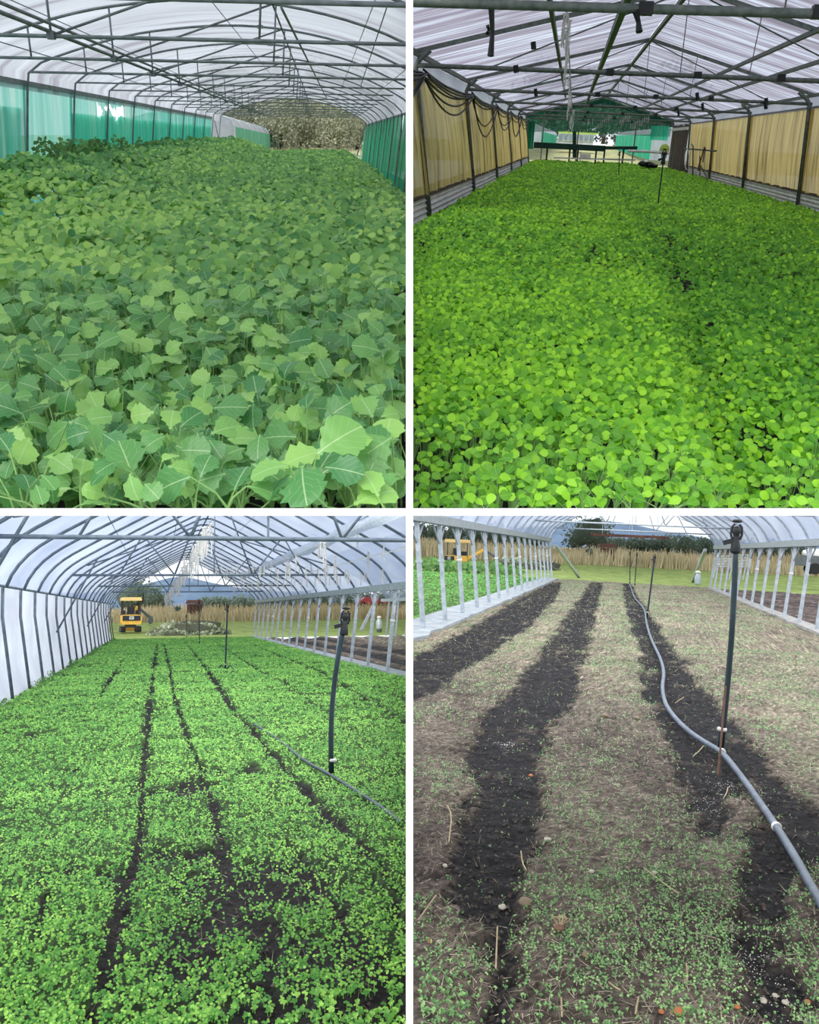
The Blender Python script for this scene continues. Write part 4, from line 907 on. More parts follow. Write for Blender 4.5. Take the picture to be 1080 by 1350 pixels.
r = thing('dark_bag', 'crumpled black and white plastic bag lying at the far crop edge, upper right', 'bag', UR, upt(855, 218, 48))
for k, (px, py, rr, m_) in enumerate(((848, 216, .17, 'black'), (856, 217.5, .18, 'black'), (863, 219, .14, 'black'), (852, 213, .09, 'whitep'))): mk('fold', MB().lump(upt(px, py, 48), (rr*1.3, .3, rr*.75), k, .25), m_, UR, r, smooth=True)
mk('yellow_reel', MB().lathe(upt(876, 197, 47), [(.02, -.06), (.2, -.06), (.22, -.02), (.12, 0), (.12, .12), (.22, .14), (.2, .18), (.02, .18)], 12, (0, -1, .2)), 'limey', UR, smooth=True, label='yellow-green hose reel by the far timber screen', cat='reel')
def sprinkler(bay, name, label, base, top, r, mat, group=None, bend=0, head=1.0):
    rt = thing(name, label, 'sprinkler', bay, tuple(base), group); b, t = Vector(base), Vector(top); L_ = (t-b).length; u = (t-b).normalized(); side = u.cross(Vector((0, 1, 0))).normalized()
    P = [b+(t-b)*q+side*bend*math.sin(math.pi*q) for q in np.linspace(0, 1, 9)]; mk('riser_pipe', MB().tube([tuple(p) for p in P], [r*(1.0 if q > .1 else 1.12) for q in np.linspace(0, 1, 9)], 8), mat, bay, rt, smooth=True)
    k = r*head
    mk('clip_band', MB().lathe(tuple(b+(t-b)*.10), [(k*1.15, -k*.5), (k*1.35, -k*.3), (k*1.35, k*.3), (k*1.15, k*.5)], 10, tuple(u)), 'whitep', bay, rt, smooth=True)
    h = mk('sprinkler_head', MB().lathe(tuple(t), [(k*1.3, -k*5), (k*1.5, -k*4.4), (k*1.2, -k*2.2), (k*.8, -k*.6), (k*.9, k*.2), (k*1.4, k*1.2), (k*1.1, k*2.2), (k*.5, k*2.6)], 10, tuple(u)), 'black', bay, rt, smooth=True)
    if h:
        for s in (-1, 1): mk('bracket_arm', MB().tube([tuple(t+side*s*k*1.0-u*k*1.2), tuple(t+side*s*k*1.5+u*k*.4), tuple(t+side*s*k*1.3+u*k*2.4), tuple(t+side*s*k*.6+u*k*3.2)], k*.36, 5), 'black', bay, h)
        mk('deflector', MB().lathe(tuple(t+u*k*3.6), [(k*.5, 0), (k*1.5, k*.3), (k*1.2, k*.9), (k*.3, k*1.0)], 10, tuple(u)), 'black', bay, h, smooth=True)
        mk('side_nozzle', MB().beam(tuple(t+side*k*1.0-u*k*1.6), tuple(t+side*k*3.4-u*k*2.4), k*1.1, k*1.3), 'black', bay, h)
    return rt
bs = UR.at_z(867.5, 272, -1.2); sprinkler(UR, 'sprinkler_riser', 'black sprinkler riser in the crop near the timber screen, upper right', (bs[0], bs[1], gUR), UR.at_y(875.5, 206, bs[1]), .014, 'riser', head=2.2)
bs = UR.at_z(816.5, 233, -1.2); sprinkler(UR, 'sprinkler_riser', 'thin sprinkler riser before the far bench, upper right', (bs[0], bs[1], gUR), UR.at_y(817, 202, bs[1]), .018, 'riser', head=1.2)
# cables looped along the left wall
for j, (a, b) in enumerate(((10.5, 16.9), (16.9, 25), (25, 33), (33, 41), (41, 49), (49, 57))):
    for k, (sg, z0, z1) in enumerate(((.10, 1.0, .95), (.16, .98, .94), (.24, .95, .93), (.32, .93, .92), (.85 if j % 2 == 0 else .55, .9, .9), (.95 if j % 2 == 0 else .65, .86, .88))):
        rt_ = [(-2.62+.03*(k % 3)+.02*math.sin(j+k), a+(b-a)*q, z0+(z1-z0)*q-sg*4*q*(1-q)*(.8+.2*math.sin(k+j))) for q in np.linspace(0, 1, 15)]
        mk('hanging_cable', MB().tube(rt_, .020, 5), 'black_cable', UR, smooth=True, label='black cable looped along the ochre curtain wall, upper right', cat='cable', group='black cables on the left wall, upper right')
# straps and strings hanging from the tie pipes
def strap(bay, a, b, y, wd, label, mat='black'):
    p, q = bay.at_y(*a, y), bay.at_y(*b, y); m = (p+q)/2+np.array([.01, .03, 0])
    return mk('hanging_strap', MB().tube([tuple(p), tuple(m), tuple(q)], [wd, wd*.7, wd*1.1], 6), mat, bay, label=label, cat='strap')
strap(UR, (648, 12), (647, 74), 8.8, .028, 'long black strap hanging at the upper left corner of the upper right house')
strap(UR, (838, 14), (843, 42), 8.8, .028, 'short curled black strap hanging from the nearest tie pipe')
strap(UR, (643, 34), (643, 44), 10, .02, 'stub of black strap on the left rafter, upper right')
for k, (px, py, y) in enumerate(((680, 91, 16.8), (706, 122, 24.9), (919, 127, 24.9), (1010, 134, 24.9), (894, 148, 41), (926, 141, 33), (703, 60, 16.8), (1009, 139, 24.8))):
    mk('pipe_tie', MB().tube([tuple(UR.at_y(px, py-5, y)), tuple(UR.at_y(px+1, py+5, y))], .045, 5), 'black', UR, label='small black tie knotted on a roof pipe, upper right', cat='strap', group='black ties on the roof pipes, upper right')
def clip_mesh(name, L_=.3):
    m = MB(); m.tube([(0, 0, 0), (.01, 0, -L_*.35), (-.012, 0, -L_*.7), (0, 0, -L_)], .011, 4); m.tube([(.015, 0, -.03), (.035, .01, -L_*.5), (.02, 0, -L_*.92)], .010, 4); m.tube([(-.01, 0, -.02), (-.03, 0, -L_*.4), (-.02, 0, -L_*.8)], .005, 4); m.tube([(-.03, 0, 0), (.03, 0, 0)], .012, 4)
    me = bpy.data.meshes.new(name); me.from_pydata(m.v, [], m.f); me.materials.append(M['clip']); me.update(); return me
CLIP = [clip_mesh('string_loop', L_) for L_ in (.24, .34, .42)]
def hang(bay, p, k, s, label, group):
    if not keep_in(bay, np.array([p]), np.array([.3*s]))[0]: return
    o = bpy.data.objects.new('string_loop', CLIP[k % 3]); COL.objects.link(o); o.matrix_world = bay.M @ Matrix.Translation(Vector(p)) @ Matrix.Rotation(k*1.1, 4, 'Z') @ Matrix.Scale(s, 4); tag(o, label, 'string', group)
p0, p1 = UR.at_y(746, 20, 11), UR.at_y(755, 160, 14)
mk('rope_line', MB().tube([tuple(UR.at_y(747, 6, 11)), tuple(p1)], .008, 4), 'clip', UR, label='pale cord hanging from the roof left of centre, upper right', cat='cord')
for k in range(16): hang(UR, p0+(p1-p0)*(k/15)**1.25+np.array([g5.normal(0, .03), 0, .05]), k, .62+.3*(k < 4), 'pale string loop on the long hanging cord, upper right', 'string loops on the hanging cord')
for (c0, c1, nn) in (((789, 165), (806, 152), 7), ((818, 160), (830, 152), 6), ((832, 166), (856, 154), 9), ((776, 160), (782, 158), 2)):
    for k in range(nn):
        q = k/max(1, nn-1); hang(UR, UR.at_y(c0[0]+(c1[0]-c0[0])*q, c0[1]+(c1[1]-c0[1])*q-2, 44), k, .75, 'pale string loop in the bunches under the far roof, upper right', 'string loops under the far roof, upper right')
# tools on the right wall
r = thing('tool_rack', 'dark bar rack of tools on the ochre curtain, right wall of the upper right house', 'rack', UR, tuple(UR.at_x(920, 197, 5.45)))
mk('rack_bar', MB().tube([tuple(UR.at_x(903, 196, 5.4)), tuple(UR.at_x(944, 199, 5.4))], .035), 'black', UR, r)
mk('hook_pole', MB().tube([tuple(UR.at_x(912, 190, 5.35)), tuple(UR.at_x(914, 193, 5.35)), tuple(UR.at_x(913.5, 232, 5.35))], .03), 'black', UR, r)
for a, b in (((929, 194), (922, 218)), ((923, 206), (923, 232)), ((930, 195), (927, 214)), ((922, 215), (934, 238))): mk('tool_handle', MB().tube([tuple(UR.at_x(*a, 5.35)), tuple(UR.at_x(*b, 5.33))], .025, 5), 'wood_dark', UR, r)
mk('tool_blade', MB().lump(tuple(UR.at_x(922, 220, 5.35)), (.05, .35, .16), 3), 'black', UR, r)
lp = [tuple(UR.at_x(906+3*math.cos(q), 210+14*math.sin(q), 5.38)) for q in np.linspace(0, 6.28, 18)]
mk('rope_coil', MB().tube(lp, .022, 5), 'clip', UR, label='pale rope coil hanging beside the timber screen', cat='rope')
# ------------------------------------------------------------------ lower bays: yard, field, hills
def lower_yard(bay, yend, yg, zg_, grass_top, tag_):
    strip_floor(bay, (-60, 70), [(yend-.2, gL-.03), (yend+10, gL-.02), (yg, zg_), (yg+4, zg_+.05)], 'lawn', 'short green lawn outside the end of the %s tunnel' % tag_)
    strip_floor(bay, (-90, 110), [(yg+2, zg_), (yg+40, zg_+.8), (yg+120, zg_+1.5)], 'field', 'dry field ground behind the lawn, %s' % tag_)
    n = 15000; X_ = g5.uniform(-40, 60, n)*.8; Y_ = yg+g5.uniform(0, 1, n)**1.6*26; zb = zg_+.02*(Y_-yg); P = np.column_stack([X_, Y_, zb]); H = grass_top*(.7+.3*fbm(X_, Y_, .25, 81))*g5.uniform(.6, 1.1, n)
    A_ = np.column_stack([g5.normal(0, .14, n), g5.normal(0, .1, n), np.ones(n)]); Nn = unit(np.column_stack([g5.normal(0, .3, n), -np.ones(n), np.full(n, .3)])); k = keep_in(bay, P, H*.1)
    V, T, t = scatter(BLADE, P[k], H[k], A_[k], Nn[k], np.clip(g5.normal(.5, .22, k.sum())+.2*fbm(X_[k], Y_[k], .2, 82), 0, 1), np.full(k.sum(), .10))
    a, b = bay.side(V); bad = (a < MARG) | (b < MARG); T = T[~bad[T].any(1)]
    bulk('dry_grass', V, T, 'grass_dry', bay, None, t, kind='stuff', label='tall dry straw-coloured grass behind the lawn, %s' % tag_, cat='grass')
def hill(bay, y, pts, label, mat='hill', x0=-260, x1=420):
    """pts: (px, py) skyline"""
    S_ = sorted([tuple(bay.at_y(px, py, y)[[0, 2]]) for px, py in pts]); xs, zs = [s[0] for s in S_], [s[1] for s in S_]
    def fn(u, v):
        x = x0+(x1-x0)*u; top = float(np.interp(x, xs, zs)); t = v
        return (x, y-60*(1-t)+60*t*t, -3+(top+3)*math.sin(t*math.pi/2)+1.2*mnoise.noise(Vector((x*.05, t*4, 0)))*t)
    mk('hill', MB().grid(fn, 90, 8), mat, bay, smooth=True, kind='structure', label=label)
lower_yard(LL, 53.5, 88, -.95, 1.75, 'lower left'); lower_yard(LR, 46.3, 74, -1.12, 1.65, 'lower right')
hill(LL, 620, [(-200, 790), (120, 778), (170, 772), (200, 764), (232, 756), (262, 759), (300, 768), (330, 774), (420, 780), (800, 790)], 'blue wooded hill seen through the end of the lower left tunnel')
hill(LR, 620, [(200, 705), (545, 700), (640, 698), (720, 690), (770, 682), (820, 685), (860, 694), (900, 700), (960, 712), (1072, 716), (1500, 725)], 'blue wooded hill seen through the end of the lower right tunnel')
for (bay, lst, nm) in ((LL, ((174, 150, 5.6), (186, 152, 5.2), (198, 150, 4.4), (211, 160, 3.2), (272, 160, 2.4), (287, 160, 2.6), (302, 165, 2.4), (318, 160, 2.8), (335, 165, 2.6), (355, 150, 3), (378, 155, 3), (402, 150, 3.2), (428, 152, 3), (455, 150, 3), (482, 152, 3), (508, 152, 3.2), (530, 150, 3.2)), 'lower left'),
                       (LR, ((552, 140, 3.4), (575, 145, 3.2), (600, 140, 3.4), (626, 150, 3.2), (652, 140, 3.4), (680, 145, 3.2), (706, 145, 3.4), (760, 150, 3), (776, 130, 5.4), (792, 150, 3), (815, 160, 2.6), (836, 150, 2.6), (858, 150, 2.8), (880, 150, 3), (905, 140, 3), (930, 145, 3), (958, 140, 2.8), (988, 150, 3), (1018, 145, 2.8), (1050, 145, 3)), 'lower right')):
    for k, (px, yy, h) in enumerate(lst):
        b = bay.at_y(px, 807 if bay is LL else 728+(px-818)*.04, yy); b[2] = -.3
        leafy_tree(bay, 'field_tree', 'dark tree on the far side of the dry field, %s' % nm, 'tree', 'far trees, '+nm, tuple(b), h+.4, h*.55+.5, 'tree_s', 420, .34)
# ---- brush piles
def brush(bay, px0, px1, pyb, y, h, label):
    a, b = bay.at_y(px0, pyb, y), bay.at_y(px1, pyb, y); c = (a+b)/2; w_ = (b[0]-a[0])/2
    r = thing('brush_pile', label, 'brush pile', bay, tuple(c)); mk('heap', MB().lump((c[0], c[1], c[2]), (w_*.94, 2.0, h*.8), 4, .25, 16, 8, 2.2), 'core_brush_s', bay, r, smooth=True)
    n = 2600; u = g5.uniform(-1, 1, n); X_ = c[0]+u*w_; prof = (1-np.abs(u)**2.2)*(.75+.35*fbm(X_, 0*X_, .6, 91)); Z_ = c[2]+h*prof*g5.uniform(.05, 1, n); Y_ = y-2.0*np.sqrt(np.clip(1-(Z_-c[2])/(h*np.maximum(prof, .05))*.8, 0, 1))*np.sqrt(np.clip(1-u*u, 0, 1))
    Nn, A_ = leaf_dirs(n, .6, .9, .6, g5); V, T, t = scatter(DIAMOND, np.column_stack([X_, Y_, Z_]), g5.uniform(.12, .32, n), A_, Nn, np.clip(g5.normal(.55, .3, n)-.4*sstep(.2, .8, u), 0, 1)); bulk('cut_foliage', V, T, 'brush_s', bay, r, t)
    for k in range(26):
        q = g5.uniform(-.9, .9); p = Vector((c[0]+q*w_, y-1.2, c[2]+h*.5*(1-q*q))); mk('cut_branch', MB().tube([tuple(p), tuple(p+Vector((g5.normal(0, .5), g5.normal(0, .3), g5.uniform(.1, .55))))], [.03, .012], 4), 'bark', bay, r)
brush(LL, 196, 302, 836, 63, 1.05, 'heap of cut branches and leaves on the lawn, lower left'); brush(LR, 622, 752, 756, 62, 1.1, 'heap of cut branches and leaves on the lawn, lower right')
# ---- small excavator, seen from behind
def excavator(bay, base, rz, label, arm):
    r = thing('excavator', label, 'excavator', bay, tuple(base)); b = Vector(base); R = Matrix.Rotation(rz, 3, 'Z')
    W = lambda x, y, z: tuple(b+R @ Vector((x, y, z)))
    def box(nm, c, d, mat, par=r): return mk(nm, MB().box(W(*c), d, R=R), mat, bay, par)
    for s in (-1, 1):
        pr = [(-.85, .12), (-.75, .02), (.75, .02), (.85, .12), (.88, .3), (.78, .42), (-.78, .42), (-.88, .3)]
        V = [W(s*.52+e*.15, q[0], q[1]) for e in (-1, 1) for q in pr]; t = mk('track', MB().add(V, [tuple(range(7, -1, -1)), tuple(range(8, 16))]+[(k, (k+1) % 8, 8+(k+1) % 8, 8+k) for k in range(8)]), 'rubber', bay, r)
        for yy in (-.6, 0, .6): mk('roller', MB().lathe(W(s*.52, yy, .22), [(.15, -.17), (.15, .17)], 10, tuple(R @ Vector((1, 0, 0)))), 'machine_grey', bay, t)
    box('undercarriage', (0, 0, .42), (.7, .9, .22), 'machine_grey')
    prof = [(-.62, .55), (.62, .55), (.68, .7), (.66, 1.12), (.58, 1.2), (-.58, 1.2), (-.66, 1.12), (-.68, .7)]
    V = [W(q[0], yy, q[1]) for yy in (-.85, .3) for q in prof]; bd = mk('body', MB().add(V, [tuple(range(8)), tuple(range(15, 7, -1))]+[(k, 8+k, 8+(k+1) % 8, (k+1) % 8) for k in range(8)]), 'yellow', bay, r)
    box('rear_panel', (0, -.87, .98), (1.18, .06, .34), 'darkpanel', bd); box('number_plate', (0, -.91, 1.0), (.3, .03, .2), 'whitep', bd)
    for k in range(3): box('plate_mark', (-.08+.08*k, -.93, 1.0), (.045, .015, .1), 'darkpanel', bd)
    st = box('seat', (0, -.1, 1.32), (.5, .5, .16), 'black'); box('seat_back', (0, -.32, 1.55), (.5, .12, .42), 'black', st)
    for s in (-1, 1): box('control_console', (s*.42, .1, 1.38), (.16, .5, .3), 'darkpanel')
    for sx_ in (-1, 1):
        for yy in (-.7, .35): mk('canopy_post', MB().beam(W(sx_*.58, yy, 1.15), W(sx_*.56, yy*.95, 2.2), .06, .06), 'darkpanel', bay, r)
    pr = [(-.66, 2.18), (.66, 2.18), (.68, 2.28), (.6, 2.42), (-.6, 2.42), (-.68, 2.28)]; V = [W(q[0], yy, q[1]) for yy in (-.9, .6) for q in pr]
    mk('canopy_roof', MB().add(V, [tuple(range(6)), tuple(range(11, 5, -1))]+[(k, 6+k, 6+(k+1) % 6, (k+1) % 6) for k in range(6)]), 'cream', bay, r)
    bm_ = mk('boom', MB().beam(W(.1, .3, .8), W(arm*.9, 1.5, 1.75), .16, .2), 'yellow', bay, r); mk('dipper_arm', MB().beam(W(arm*.9, 1.5, 1.75), W(arm*2.2, 1.9, 1.0), .13, .16), 'machine_grey', bay, bm_)
    V = [W(arm*2.2+q[0]*arm, 1.9+e*.25, 1.0+q[1]) for e in (-1, 1) for q in ((-.15, .1), (.25, .05), (.32, -.3), (.05, -.5), (-.2, -.35))]; mk('bucket', MB().add(V, [(4, 3, 2, 1, 0), (5, 6, 7, 8, 9)]+[(k, (k+1) % 5, 5+(k+1) % 5, 5+k) for k in range(5)]), 'machine_grey', bay, bm_)
    mk('dozer_blade', MB().beam(W(-.65, 1.25, .25), W(.65, 1.25, .25), .06, .36), 'yellow', bay, r)
excavator(LL, LL.at_y(171.5, 833.5, 67), .12, 'small yellow tracked excavator seen from behind at the end of the lower left tunnel', .7)
excavator(LR, LR.at_y(604, 753.5, 68), -.75, 'small yellow tracked excavator beyond the open side of the lower right tunnel', 1.2)
# ---- far field: cow and rusty feeder in each view
def feeder(bay, p, w_, label):
    b = Vector(p); r = thing('hay_feeder', label, 'feeder', bay, tuple(p))
    mk('body', MB().box(tuple(b+Vector((0, 0, .95))), (w_, 1.4, 1.0)), 'rust', bay, r); mk('roof', MB().add([tuple(b+Vector(q)) for q in ((-w_/2-.15, -.9, 1.5), (w_/2+.15, -.9, 1.5), (w_/2+.15, .9, 1.5), (-w_/2-.15, .9, 1.5), (-w_/2, 0, 1.85), (w_/2, 0, 1.85))], [(0, 1, 5, 4), (2, 3, 4, 5), (0, 4, 3), (1, 2, 5), (3, 2, 1, 0)]), 'rust', bay, r)
    for s in (-1, 1):
        for t in (-1, 1): mk('leg', MB().beam(tuple(b+Vector((s*w_*.45, t*.6, 0))), tuple(b+Vector((s*w_*.45, t*.6, .6))), .12, .12), 'rust', bay, r)
    for k in range(4): mk('slat', MB().box(tuple(b+Vector((-w_/2+w_*(k+.5)/4, -.73, .95))), (.1, .06, .9)), 'bark', bay, r)
for bay, px, py, y, lab in ((LL, 234, 799.5, 91, 'lower left'), (LR, 777, 724.5, 77, 'lower right')):
    q = bay.at_y(px, py, y); leafy_tree(bay, 'dark_shrub', 'small dark shrub standing up out of the tall dry grass, '+lab, 'shrub', None, (float(q[0]), y, float(q[2])-1.55), 1.6, .32, 'tree_s', 160, .12, shape=.16)
q = LL.at_y(256.5, 791, 92); q[2] -= 1.85; feeder(LL, q, 1.4, 'rust-brown hay feeder in the tall dry grass, lower left')
q = LR.at_y(802, 716.5, 78); q[2] -= 1.85; feeder(LR, q, 1.2, 'rust-brown hay feeder in the tall dry grass, lower right')
# ---- neighbouring plots seen between the posts
def plot(bay, x0, x1, y0, y1, cf, hf, label): ground(bay, np.linspace(x0, x1, 90), np.linspace(y0, y1, 160), hf, cf, label)
def furrowed(x, y):
    s = .5+.5*np.sin(x*2*math.pi/1.5+.5*fbm(x, y, .3, 5)); c = mixc(np.tile(lc((44, 42, 44)), (len(x), 1)), np.tile(lc((108, 98, 88)), (len(x), 1)), np.clip(s*1.1-.35+.3*fbm(x, y*.5, 2, 6), 0, 1)); return mixc(c, np.tile(lc((132, 124, 110)), (len(x), 1)), sstep(9.5, 11, x)*.8)
plot(LL, 5.65, 14, 9, 53.5, furrowed, lambda x, y: -.08+.05*np.sin(x*2*math.pi/1.5)+.02*fbm(x, y, 3, 4), 'dark furrowed soil of the neighbouring tunnel seen right of the lower left posts')
plot(LR, 4.45, 14, 9, 46.2, lambda x, y: mixc(np.tile(lc((62, 54, 54)), (len(x), 1)), np.tile(lc((104, 92, 88)), (len(x), 1)), np.clip(.5+.6*fbm(x, y*.5, 1.8, 7), 0, 1)), lambda x, y: -.03+.03*fbm(x, y, 3, 9), 'brown bare soil right of the lower right posts')
plot(LR, -16, -3.7, 9, 46.2, lambda x, y: mixc(np.tile(lc((52, 78, 36)), (len(x), 1)), np.tile(lc((80, 110, 54)), (len(x), 1)), np.clip(.5+.5*fbm(x, y*.4, 2.5, 8), 0, 1)), lambda x, y: .02*fbm(x, y, 3, 10), 'green seedling bed of the neighbouring tunnel left of the lower right posts')
n = 16000; Y_ = 10*(46/10)**g5.uniform(0, 1, n); X_ = g5.uniform(-15, -3.75, n); P = np.column_stack([X_, Y_, gL+.05+.02*fbm(X_, Y_, 3, 10)]); Nn, A_ = leaf_dirs(n, 1, .8, .4, g5); S = .03*(Y_/10)**.6*g5.uniform(.7, 1.3, n); k = keep_in(LR, P, S)
V, T, t = scatter(DIAMOND, P[k], S[k], A_[k], Nn[k], np.clip(g5.normal(.25, .2, k.sum()), 0, 1)); bulk('neighbour_seedlings', V, T, 'll_leaf_s', LR, None, t, kind='stuff', label='green seedlings beyond the left posts of the lower right tunnel', cat='seedlings')
n = 900; X_ = g5.uniform(-17, -5, n); P = np.column_stack([X_, 47+g5.uniform(0, 3, n), gL+g5.uniform(0, .9, n)*(.6+.4*fbm(X_, 0*X_, .5, 3))]); Nn, A_ = leaf_dirs(n, .7, .8, .6, g5); k = keep_in(LR, P, np.full(n, .3))
V, T, t = scatter(DIAMOND, P[k], np.full(k.sum(), .3), A_[k], Nn[k], g5.uniform(0, .8, k.sum())); bulk('weed_bank', V, T, 'weed_s', LR, None, t, kind='stuff', label='low bank of green weeds at the far left edge, lower right', cat='weeds')
for bay, xp, y0, y1, zg, lab in ((LL, 12.9, 30, 53, .47, 'far side of the neighbouring tunnel seen past the right posts, lower left'),):
    r = thing('neighbouring_tunnel', lab, 'greenhouse', bay, (xp, (y0+y1)/2, gL)); s = 1 if xp > 0 else -1
    for y in np.arange(y0, y1, 2.15): mk('post', MB().beam((xp-.2*s, y, gL), (xp, y, zg), .09, .09), 'galv', bay, r)
    mk('gutter', MB().beam((xp, y0-6, zg+.08), (xp, y1, zg+.08), .25, .18), 'galv', bay, r)
    pr = smooth_profile([(xp, zg+.1), (xp-s*.1, .75), (xp-s*.5, 1.15), (xp-s*1.2, 1.55), (xp-s*2.8, 2.4), (xp-s*3.9, 3.0)], 12); skin(r, bay, pr, list(np.arange(y0-6, y1+.1, 2.15)), 'film_ll', 'roof_film', .02)
    for y in np.arange(y0, y1, 2.15): mk('hoop', MB().tube([(p[0], y, p[1]) for p in pr], .03, 5), 'steel_blue', bay, r)
# ---- irrigation, lower left
def on(bay, px, py, dz=0): p = bay.at_z(px, py, gL+dz); return (float(p[0]), float(p[1]), float(p[2]))
def riser(bay, b, t, rr, label, **kw): p = on(bay, *b); return sprinkler(bay, 'sprinkler_riser', label, p, bay.at_y(t[0], t[1], p[1]), rr, 'riser', **kw)
riser(LL, (437, 1023), (455, 818), .024, 'tallest dark sprinkler riser in the foreground of the lower left bed', bend=.05, head=1.15)
riser(LL, (297, 884), (300, 801), .022, 'middle sprinkler riser standing in the green bed, lower left'); riser(LL, (263, 850), (262.5, 793), .022, 'thin far sprinkler riser near the brush pile, lower left'); riser(LL, (246, 840), (246, 812), .022, 'shortest farthest sprinkler riser before the brush pile, lower left')
def hosepath(bay, name, pts, r, mat, label, dz): return mk(name, MB().tube(smooth3([on(bay, px, py, dz) for px, py in pts]), r, 8), mat, bay, smooth=True, label=label, cat='hose')
def smooth3(P, it=2):
    P = [Vector(p) for p in P]
    for _ in range(it):
        Q = [P[0]]
        for a, b in zip(P[:-1], P[1:]): Q += [a*.75+b*.25, a*.25+b*.75]
        P = Q+[P[-1]]
    return [tuple(p) for p in P]
hosepath(LL, 'water_hose', [(335, 955), (365, 973), (400, 1003), (437, 1022), (465, 1040), (500, 1062), (530, 1085)], .015, 'hose_dark', 'dark grey hose lying across the seedlings at the foot of the tall riser, lower left', .035)
b = Vector(on(LL, 297, 884))
for k, (dx, dy) in enumerate(((-.18, .3), (.2, -.5))): mk('hose_stub', MB().tube([tuple(b), tuple(b+Vector((dx*.5, dy*.4, .14))), tuple(b+Vector((dx, dy, .02)))], .015, 5), 'hose_dark', LL, label='bent hose stub at the foot of the middle riser, lower left, piece %s' % ('behind' if k == 0 else 'in front'), cat='hose')
# ---- irrigation, lower right
riser(LR, (950, 990), (971, 706), .022, 'tall dark sprinkler riser in the foreground of the bare soil, lower right', bend=-.02, head=1.25)
p = on(LR, 947, 1022); mk('support_rod', MB().tube([p, tuple(LR.at_y(957, 905, p[1]))], .008, 6), 'rod', LR, label='thin rusty rod tied to the foreground riser, lower right', cat='rod')
riser(LR, (853, 815), (863, 736), .02, 'leaning sprinkler riser beside the far hose, lower right'); riser(LR, (837, 772), (840, 731), .022, 'thin far riser right of its twin at the head of the hose, lower right'); riser(LR, (830.5, 770), (831, 729), .022, 'thin far riser left of its twin at the head of the hose, lower right')
HP = [(829, 768), (833, 777), (836, 788), (845, 797), (851, 806), (852, 820), (857, 838), (863, 852), (872, 870), (876, 888), (873, 905), (876, 925), (886, 942), (905, 962), (928, 978), (952, 991), (975, 1020), (998, 1052), (1024, 1090), (1050, 1132), (1068, 1165), (1095, 1212), (1130, 1270), (1180, 1330)]
hosepath(LR, 'water_hose', HP, .021, 'hose', 'long grey hose snaking over the soil past the risers, lower right', .03)
for k in (15, 18): p = on(LR, *HP[k], .03); mk('hose_tie', MB().lathe(p, [(.022, -.015), (.027, -.012), (.027, .012), (.022, .015)], 10, (.25, -.9, 0)), 'whitep', LR, label='white tie on the grey hose %s' % ('at the foreground riser foot' if k == 15 else 'below the riser, nearer the right edge'), cat='tie')
a, b = LR.at_y(779, 704.5, 43.6), LR.at_y(882, 709, 43.6); r = thing('spray_boom', 'long dark boom hung across the far end of the lower right tunnel', 'boom', LR, tuple((a+b)/2))
mk('boom_bar', MB().beam(tuple(a), tuple(b), .1, .12), 'rust', LR, r)
for q in (.15, .5, .85): p = a+(b-a)*q; mk('hanger', MB().tube([tuple(p), (p[0], p[1], 2.2)], .012, 4), 'galv', LR, r)
p = LR.at_z(920, 771, gL); r = thing('milk_can', 'grey-white can standing at the far right corner post, lower right', 'can', LR, tuple(p)); mk('can_body', MB().lathe(tuple(p), [(.16, 0), (.17, .05), (.17, .42), (.12, .55), (.10, .62)], 12), 'galv', LR, r, smooth=True); mk('can_lid', MB().lathe((p[0], p[1], p[2]+.62), [(.14, 0), (.15, .04), (.05, .12)], 12), 'whitep', LR, r, smooth=True)
c = LR.at_y(964, 741, 56); r = thing('metal_gate', 'leaning grey metal rack outside the right posts, lower right', 'rack', LR, tuple(c-np.array([0, 0, 1.0])))
for k in range(5): mk('bar', MB().beam(tuple(c+np.array([-.95, 0, -.3+.14*k])), tuple(c+np.array([.95, .3, -.2+.17*k])), .05, .05), 'galv', LR, r)
for s in (-.8, .1, .85): mk('upright', MB().beam(tuple(c+np.array([s-.15, .1, -1.0])), tuple(c+np.array([s+.1, .15, .5])), .06, .06), 'galv', LR, r)
c = LR.at_y(1068, 757, 52); r = thing('trailer', 'grey flat trailer beyond the right posts, lower right', 'trailer', LR, tuple(c)); mk('bed', MB().box((c[0]+.3, c[1], c[2]+.7), (2.0, 1.4, .55)), 'machine_grey', LR, r); mk('load', MB().lump((c[0]+.3, c[1], c[2]+1.1), (.8, .5, .3), 5), 'whitep', LR, r, smooth=True)
for s in (-1, 1): mk('wheel', MB().lathe((c[0]+.1, c[1]+s*.7, c[2]+.3), [(.05, -.09), (.3, -.09), (.3, .09), (.05, .09)], 14, (0, 1, 0)), 'rubber', LR, r)
p = LL.at_y(500, 822, 60); r = thing('milk_can', 'grey-white can standing by the neighbouring tunnel end, lower left', 'can', LL, (p[0], 60, gL)); mk('can_body', MB().lathe((p[0], 60, gL+.2), [(.2, 0), (.21, .05), (.21, .5), (.14, .66), (.12, .75)], 12), 'galv', LL, r, smooth=True); mk('can_lid', MB().lathe((p[0], 60, gL+.95), [(.16, 0), (.17, .05), (.05, .14)], 12), 'whitep', LL, r, smooth=True); mk('can_foot', MB().lathe((p[0], 60, gL-.05), [(.16, 0), (.2, .25)], 10), 'machine_grey', LL, r)
mk('end_stay', MB().beam(tuple(LL.at_y(494, 795, 53)), tuple(LL.at_y(476, 831, 53)), .15, .15), 'galv', LL, ht)
